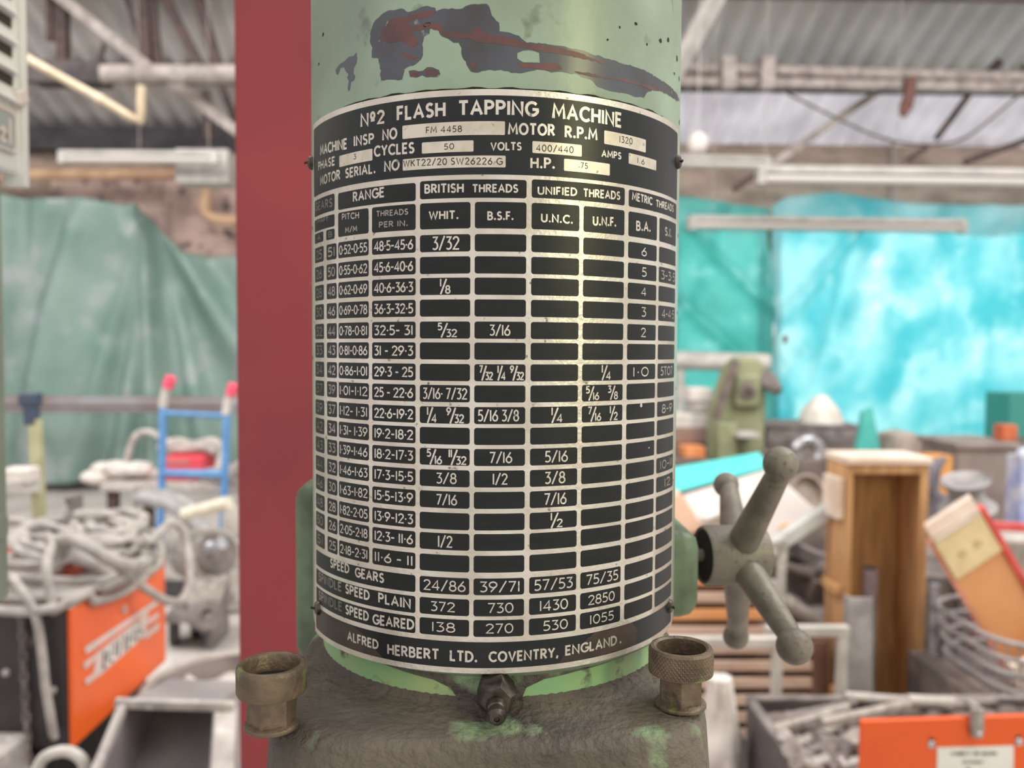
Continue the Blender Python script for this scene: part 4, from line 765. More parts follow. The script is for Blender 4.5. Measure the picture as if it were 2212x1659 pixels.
BN = thing('metal_bin', 'open fronted sheet metal bin with dusty flanges in the lower left', 'bin', (-.72, 1.95, 0))
def quadf(p, t, m, nm, th=.006):
    mb = MB(); n_ = (Vector(p[1])-Vector(p[0])).cross(Vector(p[3])-Vector(p[0])).normalized()*th; mb.prism(p, n_); return mb.build(nm, m, t)
TL, TR, BR_, BL_ = at(268, 1522, 1.95), at(462, 1530, 1.95), at(445, 1760, 1.72), at(150, 1800, 1.72)
bk = Vector((.02, .22, -.03)); IN = mat('bin_inside', S(150, 142, 141), S(132, 124, 124), .6, scale=6)
mb = MB()
for p, q in ((TL, TR), (TR, BR_), (BR_, BL_), (BL_, TL)):
    n_ = (q-p).cross(bk).normalized()*.004; mb.prism([p, q, q+bk*1.0, p+bk*1.0], n_)
mb.prism([TL+bk, TR+bk, BR_+bk, BL_+bk], (0, .005, 0)); mb.build('bin_body', IN, BN)
mb = MB(); mb.beam(TL+Vector((-.02, 0, .004)), TR+Vector((.05, 0, .004)), .02, .022); mb.beam(TL, BL_, .02, .022); mb.build('front_flange', DUST, BN, bevel=.004)
mb = MB(); a, b = TR, BR_; w = Vector((.052, 0, 0)); mb.prism([a, a+w, b+w, b], (0, .012, 0)); mb.build('side_flange', DUST, BN, bevel=.003)
mb = MB(); mb.box(BL_.x+.03, BR_.x, 1.78, 1.92, 0, BR_.z-.02); mb.build('stand', DUST2, BN)
mb = MB(); mb.tube(pts((72, 1680, 1.9), (92, 1640, 1.9), (120, 1625, 1.9), (150, 1624, 1.9), (176, 1640, 1.9), (186, 1672, 1.9), (184, 1740, 1.9), (182, 2100, 1.9)), .013, 12, smooth=6); one('ribbed_hose', mb, mat('pale_hose', S(214, 208, 200), S(190, 184, 176), .6, scale=20), 'pale hose bent in a hoop in the bottom left corner', 'hose')

# ================================================================== right side
# far bench line and the olive milling machine
FB = thing('far_bench', 'dusty bench running along under the bright turquoise sheet', 'bench', (3.2, 6.6, 0))
zf = at(1700, 962, 6.3).z
mb = MB(); mb.box(1.25, 4.6, 6.3, 7.0, zf-.06, zf); mb.build('bench_top', DUST3, FB, bevel=.01)
mb = MB(); mb.box(1.3, 4.55, 6.36, 6.95, 0, zf-.06); mb.build('bench_body', DUST3, FB)
ML = thing('milling_machine', 'olive green milling machine head standing before the narrow teal sheet', 'machine', (at(1603, 900, 6.0).x, 6.05, 0))
mb = MB(); ol = [(1545, 1000), (1545, 905), (1556, 862), (1580, 792), (1600, 772), (1640, 772), (1652, 790), (1656, 850), (1652, 1000)]
mb.prism(pts(*[q+(6.0,) for q in ol]), (0, .27, 0)); xa, xb = at(1552, 1000, 6.0).x, at(1650, 1000, 6.0).x; mb.box(xa, xb, 6.0, 6.28, 0, at(1600, 995, 6.0).z); mb.build('column', OLIVE, ML, bevel=.03, segs=3)
mb = MB(); mb.box(at(1585, 900, 5.95).x, at(1645, 900, 5.95).x, 5.93, 6.02, at(1600, 882, 5.95).z, at(1600, 806, 5.95).z); mb.build('head_cover', OLIVE, ML, bevel=.04, segs=3)
mb = MB(); mb.lathe([(.0, 0), (.055, 0), (.06, .02), (.035, .03), (0, .03)], at(1613, 843, 5.93), (0, -1, 0), 24); mb.build('cap', DUST3, ML)
mb = MB(); mb.lathe([(.017, .031), (0, .032)], at(1613, 843, 5.93), (0, -1, 0), 20); mb.build('dark_bore', DARK, ML)
mb = MB(); mb.box(at(1548, 950, 5.9).x, at(1590, 950, 5.9).x, 5.85, 6.0, at(1570, 1000, 5.9).z, at(1570, 912, 5.9).z); mb.build('side_door', OLIVE, ML, bevel=.015)
mb = MB(); mb.beam(at(1545, 905, 5.92), at(1592, 780, 5.92), .05, .05); mb.build('slide_edge', DUST3, ML, bevel=.006)
mb = MB(); mb.tube(pts((1650, 815, 6.0), (1668, 832, 5.95), (1682, 846, 5.9)), [.07, .06, .035], 14); mb.build('spindle_nose', DUST2, ML)
mb = MB(); mb.box(at(1590, 943, 5.8).x, at(1640, 943, 5.8).x, 5.75, 5.98, at(1600, 946, 5.8).z, at(1600, 934, 5.8).z); mb.build('table', DUST, ML, bevel=.01)
mb = MB(); mb.sphere(at(1696, 733, 8.5), .035, 12, sq=(.8, .8, 1.3)); mb.tube(pts((1696, 733, 8.5), (1696, 733, 8.66)), .012, 8); one('wall_hook', mb, RAGM, 'small brown hook poking through the left part of the bright sheet', 'hook')
mb = MB(); a = at(1640, 922, 6.5); b = at(1860, 940, 6.5); mb.box(a.x, b.x, 6.32, 6.75, zf, zf+.13); mb.box(a.x-.06, b.x-.1, 6.31, 6.78, zf+.13, zf+.16); one('bench_vice_block', mb, DUST2, 'long grey block on the far bench under the white cone', 'block', bevel=.01)
mb = MB(); c = at(1778, 930, 6.45); zb = zf+.16; h = at(1778, 852, 6.45).z-zb; mb.lathe([(.17, 0), (.165, .03), (.14, h*.45), (.06, h*.86), (.03, h*.97), (0, h)], (c.x, 6.5, zb), seg=28); one('paper_cone', mb, mat('dusty_white_bag', S(232, 226, 214), S(204, 196, 186), .8, scale=8), 'dusty white cone shaped bag before the turquoise sheet', 'bag')
mb = MB(); cC = at(1742, 975, 5.0); mb.tube([cC+Vector((.075*cos(R_(a)), -.02, .075*sin(R_(a)))) for a in range(165, -125, -15)], .03, 12); mb.tube([cC+Vector((-.045, -.02, -.065)), (cC.x-.05, 5.0, .85)], .03, 10)
one('chrome_hook', mb, CHROME, 'bright curled metal hook beside the topmost ball of the capstan handle', 'hook')
mb = MB(); mb.box(cC.x-.2, cC.x+.28, 4.85, 5.3, 0, .862); one('dark_plinth', mb, DUST3, 'dark plinth under the curled metal hook', 'stand', bevel=.01)
for q, m_, nm, l in (((1488, 1538, 838, 868, 6.4), WHITE, 'white_cushion', 'white padded block topmost on the stack left of the olive machine'), ((1492, 1545, 868, 893, 6.4), DUST, 'grey_cushion', 'grey padded block under the white one left of the olive machine'), ((1440, 1540, 893, 926, 6.4), CLOTH, 'folded_sheet', 'crumpled pale sheet under the padded blocks'), ((1455, 1538, 926, 968, 6.4), mat('pinkish_carton', S(176, 132, 112), S(150, 124, 118), .7, scale=9), 'carton', 'pinkish carton on the far bench left of the olive machine')):
    a = at(q[0], q[3], q[4]); b = at(q[1], q[2], q[4]); mb = MB(); mb.box(a.x, b.x, 6.36, 6.62, a.z if nm != 'carton' else zf, b.z); one(nm, mb, m_, l, 'cushion' if 'cush' in nm else 'box' if nm == 'carton' else 'cloth', bevel=.02)
mb = MB(); a = at(1478, 990, 5.6); b = at(1524, 966, 5.6); mb.box(a.x, b.x, 5.6, 5.8, a.z, b.z); OB = one('orange_carton', mb, mat('orange_carton_card', S(222, 146, 96), S(200, 120, 70), .7, scale=10), 'small orange carton left of the olive machine, above the turquoise lid', 'box', bevel=.008)
mb = MB(); mb.box(a.x-.2, b.x+.03, 5.55, 5.95, 0, a.z); one('far_cupboard', mb, DUST3, 'brown cupboard under the small orange carton', 'cupboard', bevel=.01)
# odd pieces on the far bench at right
mb = MB(); mb.prism(pts((1925, 985, 5.6), (1940, 942, 5.6), (1978, 934, 5.6), (2015, 980, 5.6), (2020, 1000, 5.6), (1925, 1000, 5.6)), (0, .3, 0)); one('grey_hood', mb, mat('grey_brown_hood', S(176, 162, 150), S(146, 130, 120), .7, scale=7), 'slanted grey brown hood showing above the tall wooden crate', 'hood', bevel=.015)
mb = MB(); mb.prism(pts((1850, 980, 5.7), (1865, 890, 5.7), (1884, 880, 5.7), (1905, 985, 5.7)), (0, .05, 0)); one('teal_board', mb, mat('teal_board_paint', S(88, 186, 178), S(70, 170, 160), .5, scale=5), 'narrow teal board leaning behind the tall wooden crate', 'board')
mb = MB(); a = at(1840, 1005, 5.5); mb.box(at(1835, 980, 5.5).x, at(2140, 980, 5.5).x, 5.5, 6.2, 0, at(1900, 990, 5.5).z); one('rear_bench', mb, DUST3, 'dark bench behind the tall wooden crate', 'bench', bevel=.01)
mb = MB(); a = at(2065, 1100, 4.6); b = at(2192, 970, 4.6); mb.box(a.x, b.x, 4.6, 5.0, 0, b.z); mb.box(a.x-.02, b.x+.03, 4.58, 5.02, b.z, b.z+.035); one('grey_cupboard', mb, mat('taupe_metal', S(146, 132, 124), S(126, 112, 106), .6, scale=5), 'taupe cupboard with a pale top behind the metal spools', 'cupboard', bevel=.008)
c = at(2170, 960, 4.75); zc = b.z+.035; mb = MB(); mb.box(c.x-.045, c.x+.045, 4.7, 4.79, zc, zc+.09); one('orange_block', mb, mat('rust_orange_block', S(196, 104, 66), S(178, 90, 56), .6, scale=20), 'small rust orange block standing on the taupe cupboard', 'block', bevel=.006)
mb = MB(); a = at(2178, 975, 7.6); b = at(2330, 850, 7.6); mb.box(a.x, b.x, 7.6, 8.0, 0, b.z); one('teal_locker', mb, DTEAL, 'dark teal locker against the bright sheet at the right edge', 'locker', bevel=.02)
mb = MB(); a = at(2006, 1060, 4.0); mb.tube(pts((2042, 990, 4.0), (2022, 1005, 4.0), (2012, 1030, 4.0), (2012, 1060, 4.0), (2030, 1085, 4.0)), [.012, .03, .036, .036, .03], 12, smooth=4); mb2_ = at(2020, 1075, 4.0); mb.box(mb2_.x-.05, mb2_.x+.1, 3.95, 4.15, 0, mb2_.z)
one('curved_bracket', mb, mat('slate_casting', S(118, 112, 120), S(92, 86, 92), .6, scale=12), 'dark curved casting right of the tall wooden crate', 'casting')
mb = MB(); a = at(2012, 1035, 4.4); b = at(2060, 985, 4.4); mb.box(a.x, b.x, 4.4, 4.55, 0, b.z); one('ochre_box', mb, mat('ochre_card', S(212, 150, 86), S(190, 126, 66), .7, scale=10), 'ochre box behind the dark curved casting', 'box', bevel=.008)
# metal spools
SPL = 'grey metal spools stacked before the taupe cupboard'
c = at(2092, 1110, 3.3); zs = at(2100, 1230, 3.3).z
mb = MB(); mb.lathe([(0, 0), (.085, 0), (.09, .015), (.07, .05), (.066, .12), (.08, .15), (.105, .165), (.105, .185), (0, .185)], (c.x+.045, 3.4, zs), (0, 0, 1), 40); one('metal_spool', mb, ALU, 'lower grey metal spool standing behind the red edged board', 'spool', SPL)
mb = MB(); ax = Vector((-.22, -.18, 1)).normalized(); o_ = Vector((c.x+.045, 3.38, zs+.205)); mb.lathe([(0, 0), (.085, 0), (.108, .02), (.112, .035), (.085, .055), (.066, .08), (.066, .11), (.088, .14), (.094, .154), (.089, .16), (.080, .150), (.025, .142), (0, .142)], o_, ax, 44); one('metal_spool', mb, ALU, 'upper grey metal spool tipped forward to show its round top', 'spool', SPL)
mb = MB(); mb.box(c.x-.22, c.x+.45, 3.2, 3.75, 0, zs); one('spool_stand', mb, DUST2, 'grey block carrying the stacked metal spools', 'stand', bevel=.01)
mb = MB(); a = at(2150, 1280, 3.0); mb.box(at(2135, 1200, 3.0).x, at(2330, 1200, 3.0).x, 3.0, 3.18, 0, at(2150, 1168, 3.0).z); one('ribbed_grey_box', mb, DUST, 'pale grey box under the red bar at the right edge', 'box', bevel=.012)
mb = MB(); a = at(2112, 1134, 2.96); b = at(2330, 1146, 2.96); mb.beam(a, b, .03, .03); mb.beam(b, (b.x, b.y, 0), .03, .03); mb.beam(a, (a.x, a.y, 0), .02, .02); one('red_trolley_frame', mb, mat('red_frame_paint', S(222, 98, 98), S(206, 80, 80), .5, scale=12), 'thin red metal frame bar at the right edge', 'frame', bevel=.003)
mb = MB(); mb.sphere(at(2214, 985, 4.2), .045, 14); mb.box(at(2200, 1000, 4.2).x, at(2260, 1000, 4.2).x, 4.17, 4.3, 0, at(2200, 985, 4.2).z); one('blue_white_tin', mb, mat('blue_white_tin_paint', S(206, 206, 216), S(150, 160, 205), .5, scale=9), 'blue and white tin at the right edge beside the taupe cupboard', 'tin')

# tall wooden crate
CR = thing('wooden_crate', 'tall open fronted pine crate standing upright behind the capstan handle', 'crate', (at(1898, 1200, 2.95).x, 3.0, 0))
xl, xr = at(1828, 1200, 2.9).x, at(2003, 1200, 2.9).x; zt = at(1900, 992, 2.9).z; wl = .02; wr = .03; dp = .19
mb = MB(); mb.box(xl, xl+wl, 2.9, 2.9+dp, 0, zt-.02); mb.build('side_board', WOOD, CR, bevel=.004)
mb = MB(); mb.box(xr-wr, xr, 2.9, 2.9+dp, 0, zt-.02); mb.build('side_board', WOOD, CR, bevel=.004)
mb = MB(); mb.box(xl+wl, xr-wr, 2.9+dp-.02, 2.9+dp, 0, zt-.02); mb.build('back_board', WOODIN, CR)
mb = MB(); mb.box(xl-.006, xr+.006, 2.885, 2.9+dp+.01, zt-.02, zt+.008); mb.build('lid_board', WOODL, CR, bevel=.006)
mb = MB(); mb.box(xl+wl, xr-wr, 2.895, 2.93, zt-.052, zt-.02); mb.build('top_rail', WOOD, CR, bevel=.003)
for y in (1030, 1000+260, 1480): z = at(1800, y, 2.95).z; mb = MB(); mb.box(xl-.03, xl, 2.92, 3.05, z-.15 if y < 1100 else z-.035, z); mb.build('batten', WOODL if y < 1100 else WOOD, CR, bevel=.006)
# aluminium channel and dark tube leaning in the crate
mb = MB(); a, b = at(1862, 1292, 2.82), at(1858, 1800, 2.74)
for dx in (-.043, .0): pass
d = Vector((b.x-a.x, b.y-a.y, -a.z)); e = a+d
pr = [(-.045, 0), (.04, 0), (.04, .012), (-.034, .012), (-.034, .05), (-.045, .05)]
mb.prism([a+Vector((x, y, 0)) for x, y in pr], d); one('aluminium_channel', mb, ALU, 'dull aluminium channel stood on end against the tall crate', 'channel', bevel=.002)
mb = MB(); a = at(1880, 1228, 2.915); mb.tube([(a.x, 2.915, 0), (a.x, 2.915, a.z)], .026, 20); mb.tube([(a.x, 2.915, a.z), (a.x, 2.915, a.z+.004)], .022, 20, mi=1); one('steel_tube', mb, [mat('purplish_steel', S(140, 124, 128), S(110, 92, 94), .45, metal=.3, scale=14), DARK], 'dark steel tube standing up inside the tall crate', 'tube')
mb = MB(); a = at(2020, 1262, 2.86); mb.tube([(a.x, 2.86, 0), (a.x, 2.86, a.z)], .016, 14); one('bright_tube', mb, CHROME, 'bright metal tube standing between the tall crate and the wire basket', 'tube')
mb = MB(); a, b = at(2034, 1335, 2.9), at(2078, 1330, 2.9); mb.box(a.x, b.x, 2.9, 2.93, 0, a.z); one('mauve_plate', mb, mat('mauve_steel', S(150, 134, 138), S(122, 104, 108), .6, scale=8), 'mauve grey steel plate standing behind the rim of the wire basket', 'plate', bevel=.003)
# leaning board with red edge
BD2 = thing('leaning_drawer', 'orange varnished drawer with a cream end and red edge leaning at the right', 'drawer', at(2100, 1300, 2.62))
A, B = at(2012, 1166, 2.62), at(2112, 1100, 2.62); L_ = (at(2345, 1720, 2.72)-A)*.53; wd_ = B-A; dn = Vector((0, .05, 0)); up_ = Vector((-.020, .0, .032))
mb = MB(); mb.prism([A+L_*.27, B+L_*.27, B+L_, A+L_], (0, .02, 0)); mb.build('panel', ORWOOD, BD2, bevel=.002)
mb = MB(); mb.prism([A+L_*.03, B+L_*.03, B+L_*.28, A+L_*.28], (0, .02, 0)); mb.prism([A+L_*.03, B+L_*.03, B+L_*.28, A+L_*.28], (0, -.008, 0)); CE = mb.build('cream_end', mat('cream_varnish', S(236, 214, 168), S(222, 198, 150), .5, scale=9), BD2, bevel=.002)
for k in (.35, .68):
    mb = MB(); mb.lathe([(.012, 0), (.015, .001), (.013, .004), (.008, .004)], A+wd_*k+L_*.16+Vector((0, -.008, 0)), (0, -1, 0), 16); mb.build('screw_cup', mat('cream_dark', S(200, 176, 132), None, .5), CE)
mb = MB(); mb.prism([A, B, B+up_*1.3, A+up_*1.3], (.03, .06, 0)); mb.prism([A, B, B+L_*.03, A+L_*.03], (0, -.012, 0)); mb.build('dusty_top_edge', WOODL, BD2, bevel=.005)
ed = wd_.normalized()*.02; mb = MB(); mb.prism([B, B+ed, B+ed+L_, B+L_], (0, -.012, 0)); mb.prism([B, B+ed, B+ed+L_, B+L_], (.02, .05, 0)); mb.build('red_edge', mat('red_edge_paint', S(226, 92, 82), S(206, 74, 66), .5, scale=9), BD2, bevel=.002)
mb = MB(); mb.prism([A-ed*.8, A, A+L_, A-ed*.8+L_], (.02, .05, 0)); mb.build('side_edge', mat('pinkish_wood_edge', S(220, 150, 128), S(196, 130, 104), .6, scale=9), BD2, bevel=.002)
# wire basket
WB = thing('wire_basket', 'round cornered grey wire basket under the leaning orange drawer', 'basket', (1.93, 2.62, .42))
def loop(z, sc_=1.0):
    o = []; cx, cy, hx, hy, r = 1.935, 2.64, .42*sc_, .27*sc_, .17
    for ax_, ay, a0 in ((1, 1, 0), (-1, 1, 90), (-1, -1, 180), (1, -1, 270)):
        for k in range(9): a = R_(a0+k*11.25); o.append(Vector((cx+ax_*(hx-r)+r*cos(a), cy+ay*(hy-r)+r*sin(a), z)))
    return o
for z, s_, r in ((.628, 1, .0085), (.575, .985, .0085), (.528, .97, .0085), (.475, .95, .0085)): mb = MB(); mb.tube(loop(z, s_), r, 8, True); mb.build('hoop_wire', ALU, WB)
mb = MB(); t0, t1 = loop(.628), loop(.44, .93)
for k in range(0, 36): mb.tube([t0[k], t1[k]], .003, 6)
for k in range(18): x = 1.575+k*.042; mb.tube([(x, 2.41, .44), (x, 2.87, .44)], .003, 6)
for k in range(9): q = t0[19+0].lerp(t0[26], 0); 
for x in [1.675+.04*k for k in range(14)]:
    for s_ in (-1, 1): mb.tube([(x, 2.64+s_*.27, .628), (x, 2.64+s_*.251, .44)], .003, 6)
mb.build('upright_wire', ALU, WB)
mb = MB(); mb.box(1.48, 2.4, 2.36, 2.92, 0, .437); one('dark_chest', mb, DUST3, 'dusty chest carrying the wire basket', 'chest', bevel=.01)
mb = MB(); mb.prism(pts((2185, 1440, 2.55), (2330, 1400, 2.55), (2330, 1500, 2.55), (2200, 1490, 2.55)), (0, .04, 0)); one('cream_offcut', mb, WOODL, 'pale wood offcut lying in the wire basket', 'offcut', bevel=.004)
# turquoise lidded white carton
mb = MB(); mb.prism(pts((1440, 1012, 3.5), (1640, 976, 3.5), (1664, 1008, 3.42), (1440, 1068, 3.42)), (0, .05, -.02)); TQ = one('turquoise_lid', mb, TEAL, 'turquoise sheet lid tilted behind the capstan handle', 'lid', bevel=.004)
WC = thing('white_cover', 'white plastic machine cover lying tilted behind the capstan handle', 'cover', at(1600, 1120, 3.4))
mb = MB(); mb.prism(pts((1474, 1068, 3.38), (1664, 1010, 3.38), (1772, 1108, 3.3), (1700, 1180, 3.25), (1640, 1222, 3.25), (1512, 1140, 3.25)), (.02, .10, -.06)); mb.build('shell', WHITE, WC, bevel=.012)
for p in ((1664, 1166), (1698, 1142)): mb = MB(); mb.lathe([(0, 0), (.026, 0), (.02, .006), (0, .006)], Vector(at(*p, 3.27)), (0, -1, .5), 20); mb.build('foam_pad', mat('tan_pad', S(214, 178, 134), None, .8), WC)
mb = MB(); mb.beam(at(1520, 1120, 3.24), at(1600, 1090, 3.28), .05, .012); mb.build('ridge', WHITE, WC)
mb = MB(); mb.prism(pts((1430, 1075, 3.3), (1472, 1066, 3.3), (1520, 1140, 3.24), (1500, 1200, 3.24), (1430, 1180, 3.24)), (0, .1, 0)); one('pinkish_board', mb, mat('pinkish_board_face', S(222, 182, 158), S(204, 160, 134), .7, scale=6), 'pinkish board between the green column and the white cover', 'board', bevel=.004)
mb = MB(); mb.box(at(1700, 1120, 3.6).x, at(1805, 1120, 3.6).x, 4.01, 4.3, 0, at(1742, 1116, 4.1).z); one('ring_support', mb, DUST3, 'dark box added under the large metal ring to hold it up', 'cabinet', bevel=.01)  # box added as a support for the metal ring
mb = MB(); c = at(1742, 1066, 4.1); mb.lathe([(.083, -.022), (.098, -.022), (.098, .022), (.083, .022), (.083, -.022)], c, (.25, -1, .35), 40); one('metal_ring', mb, mat('brown_ring_metal', S(168, 152, 140), S(140, 124, 114), .5, scale=12), 'large metal ring leaning under the topmost ball of the capstan handle', 'ring')
mb = MB(); mb.beam(at(1640, 1200, 3.05), at(1795, 1098, 3.05), .05, .05); one('bright_extrusion', mb, mat('pale_extrusion', S(206, 208, 206), S(180, 182, 180), .45, scale=10, stretch=(1, 1, 1)), 'pale metal bar slanting up to the tall crate behind the capstan hub', 'bar', bevel=.004)
# heap of dusty parts on a trestle
mb = MB(); z0 = at(1720, 1330, 3.4).z; mb.box(.72, 1.33, 3.15, 4.0, 0, z0); one('parts_trestle', mb, DUST3, 'dark trestle piled with dusty machine parts', 'trestle', bevel=.01)
hp = 'dusty machine parts heaped behind the capstan handle'
HP = [('steel_block', 'obox', (1690, 1300, 3.25), (.10, .12, .08), (.2, .3, .4), DUST2, 'small dark block low on the heap of dusty parts, just right of the capstan hub'), ('shaft', 'tube', (1668, 1215, 3.25), (1775, 1255, 3.3), .024, DUST3, 'dark shaft sloping down to the right across the heap of dusty parts'),
      ('casting', 'obox', (1755, 1265, 3.35), (.16, .14, .12), (.3, .1, .5), DUST3, 'large dark casting in the middle of the heap of dusty parts'), ('bracket', 'obox', (1748, 1200, 3.45), (.18, .10, .06), (.1, .4, .2), DUST2, 'flat bracket at the top of the heap, under the slanting pale bar'),
      ('roller', 'tube', (1690, 1300, 3.16), (1770, 1352, 3.16), .034, DUST, 'pale roller leaning at the foot of the heap of dusty parts'), ('sleeve', 'tube', (1762, 1222, 3.3), (1792, 1250, 3.3), .036, DUST2, 'short sleeve on the heap beside the tall crate'),
      ('elbow', 'tube', (1660, 1262, 3.2), (1690, 1275, 3.2), .026, DUST, 'pale pipe elbow beside the capstan hub on the heap'), ('gearbox', 'obox', (1700, 1352, 3.3), (.26, .16, .14), (0, 0, .2), DUST3, 'squat gearbox at the bottom of the heap'), ('plate', 'obox', (1765, 1318, 3.28), (.13, .1, .03), (.4, .3, 0), DUST2, 'tilted steel plate on the heap beside the tall crate'),
      ('cover', 'obox', (1715, 1230, 3.5), (.2, .16, .1), (.2, .2, .7), DUST3, 'dark cover behind the others at the top left of the heap')]
for nm, k_, p, q, r, m_, l in HP:
    mb = MB()
    if k_ == 'obox': mb.obox(at(*p), q, r)
    else: mb.tube(pts(p, q), r, 16)
    one('dusty_'+nm, mb, m_, l, 'machine part', hp, bevel=.008 if k_ == 'obox' else 0)
# slatted crate behind the white frames
SL = thing('slatted_crate', 'pinkish slatted crate low behind the capstan handle', 'crate', (.95, 3.0, 0))
xl, xr = at(1440, 1300, 2.95).x, at(1790, 1300, 2.95).x
for k in range(12):
    z = at(1600, 1180+k*37, 2.95).z; mb = MB(); mb.box(xl, xr-.05 if k > 4 else at(1655, 1200, 2.95).x, 2.95, 2.975, z-.020, z+.018); mb.build('slat', SLATW if k not in (2, 4) else ORWOOD, SL, bevel=.004)
mb = MB(); mb.box(xr-.055, xr+.005, 2.945, 3.0, 0, at(1700, 1385, 2.95).z); mb.build('corner_post', BROWN, SL, bevel=.004)
mb = MB(); mb.box(xl, xr, 3.03, 3.07, 0, at(1600, 1372, 2.95).z); mb.box(xl, at(1655, 1200, 2.95).x, 3.03, 3.07, 0, at(1600, 1165, 2.95).z); mb.build('back_panel', BROWN, SL)
def frame(lbl, p, q, legs, Y, r):
    t = thing('tube_frame', lbl, 'frame', at(p[0], p[1], Y)*1, 'white square tube frames'); a, b = at(*p, Y), at(*q, Y); mb = MB(); mb.beam(a, b, r, r); mb.build('top_rail', WHITEP, t, bevel=.003)
    for px in legs: x = at(px, 1400, Y).x; mb = MB(); mb.beam((x, Y, 0), (x, Y, a.z-r/2), r*.95, r*.95); mb.build('leg', WHITEP, t, bevel=.003)
frame('right white square tube frame in front of the tall crate', (1655, 1362), (1832, 1362), (1818,), 2.62, .032)
frame('left white square tube frame before the slatted crate', (1420, 1386), (1694, 1386), (1678,), 2.5, .03)
mb = MB(); mb.beam(at(1678, 1380, 2.7), at(1692, 1172, 2.7), .026, .026); mb.beam(at(1678, 1380, 2.7), Vector((at(1678, 1380, 2.7).x, 2.7, 0)), .026, .026); mb.beam(at(1655, 1178, 2.7), at(1700, 1172, 2.7), .028, .028); one('grey_stand', mb, DUST, 'grey upright tube stand behind the front lower ball of the capstan', 'stand', bevel=.003)

# scrap tray and the orange cover in the lower right
TX0, TX1, TY0, TY1, TZ = at(1622, 1522, 2.3).x, 1.62, 1.74, 2.34, at(1622, 1522, 2.3).z
ST = thing('scrap_bin', 'dark steel bin full of grey rods and fittings in the lower right', 'bin', ((TX0+TX1)/2, 2.05, 0)); TM = mat('dark_bin_steel', S(92, 84, 84), S(74, 67, 67), .55, scale=7)
mb = MB(); t_ = .012
mb.box(TX0, TX0+t_, TY0, TY1, 0, TZ); mb.box(TX1-t_, TX1, TY0, TY1, 0, TZ); mb.box(TX0+t_, TX1-t_, TY1-t_, TY1, 0, TZ); mb.box(TX0+t_, TX1-t_, TY0, TY0+t_, 0, TZ-.02); mb.box(TX0+t_, TX1-t_, TY0+t_, TY1-t_, .3, .32); mb.build('bin_body', TM, ST)
mb = MB(); mb.beam((TX0+.008, TY0, TZ), (TX0+.008, TY1, TZ), .026, .01); mb.beam((TX0, TY1, TZ), (TX1, TY1, TZ), .026, .01); mb.build('rolled_rim', DUST2, ST, bevel=.002)
SM = [mat('scrap_dust_grey', S(170, 160, 152), S(136, 127, 121), .75, scale=26), DUST2, DUST]
sg = 'steel rods and fittings in the scrap bin'
def rod(lbl, nm, p, q, r, m_, seg=12):
    mb = MB(); mb.tube(pts(p, q), r, seg); one(nm, mb, m_, lbl, 'metal scrap', sg)
rod('long thick bar laid from the left rim across the bin', 'steel_bar', (1668, 1578, 2.16), (1830, 1530, 2.26), .017, SM[0], 6)
rod('thin bar just above the long thick bar in the bin', 'steel_bar', (1662, 1556, 2.24), (1850, 1518, 2.3), .011, SM[1])
rod('bar crossing the middle of the bin towards the orange cover', 'steel_bar', (1772, 1562, 2.12), (1960, 1522, 2.24), .016, SM[0], 6)
rod('pale flat topped bar along the back of the bin', 'steel_bar', (1828, 1504, 2.33), (1962, 1515, 2.26), .014, SM[2])
rod('pale round bar at the back right of the bin', 'steel_bar', (1960, 1512, 2.26), (2060, 1518, 2.26), .016, SM[2])
rod('bar slanting behind the orange cover in the bin', 'steel_bar', (1860, 1545, 2.2), (1985, 1520, 2.28), .012, SM[0])
rod('dark bar behind the latch of the orange cover', 'steel_bar', (2050, 1524, 2.3), (2150, 1514, 2.32), .014, SM[1])
rnd = random.Random(21); k = 0
where = ['nearest the left rim of the bin', 'beside the thick bar', 'in the middle of the bin', 'against the orange cover', 'low at the front of the bin', 'below the long bars', 'under the crossing bar', 'by the cover edge', 'lowest in view in the bin', 'half hidden by others', 'just left of the orange cover', 'right of the left rim', 'upright near the front', 'lying flat at the front', 'tilted towards the rim', 'tilted to the cover', 'at the bottom edge', 'above the bottom edge']
for (px, py, ln, an, r, nm, kd) in [(1745, 1600, .07, 10, .02, 'socket', 0), (1790, 1602, .085, -15, .019, 'bolt', 1), (1830, 1595, .07, 20, .018, 'socket', 0), (1850, 1578, .09, -20, .017, 'bolt', 0), (1782, 1640, .10, 80, .010, 'pin', 0), (1735, 1632, .10, -35, .02, 'bolt', 0), (1765, 1650, .06, 10, .02, 'nut', 2), (1820, 1625, .06, 60, .022, 'nut', 1), (1838, 1650, .07, 0, .018, 'socket', 2), (1810, 1650, .05, 30, .02, 'nut', 1), (1848, 1612, .06, -60, .018, 'bolt', 0), (1720, 1610, .11, -42, .014, 'pin', 2), (1760, 1620, .05, 5, .018, 'nut', 1), (1800, 1575, .08, 25, .016, 'bolt', 2), (1750, 1570, .06, -10, .016, 'socket', 1), (1830, 1562, .07, 30, .016, 'pin', 0), (1795, 1628, .05, 70, .015, 'nut', 0), (1745, 1655, .08, -30, .018, 'bolt', 0)]:
    c = at(px, py, 1.93+.003*(1660-py)); a = R_(an); v = Vector((cos(a), .3, sin(a)))*ln/2; mb = MB(); mb.tube([c-v, c-v*.7, c-v*.7, c+v], [r*1.2, r*1.2, r*.85, r*.85], 6 if nm in ('nut', 'socket') else 12); one('steel_'+nm, mb, SM[kd], 'grey steel %s %s' % (nm, where[k]), 'metal scrap', sg); k += 1
mb = MB(); mb.box(TX0+.03, TX1-.03, TY0+.03, TY1-.04, .32, TZ-.075)
n = 40; vs = []; mb = MB()
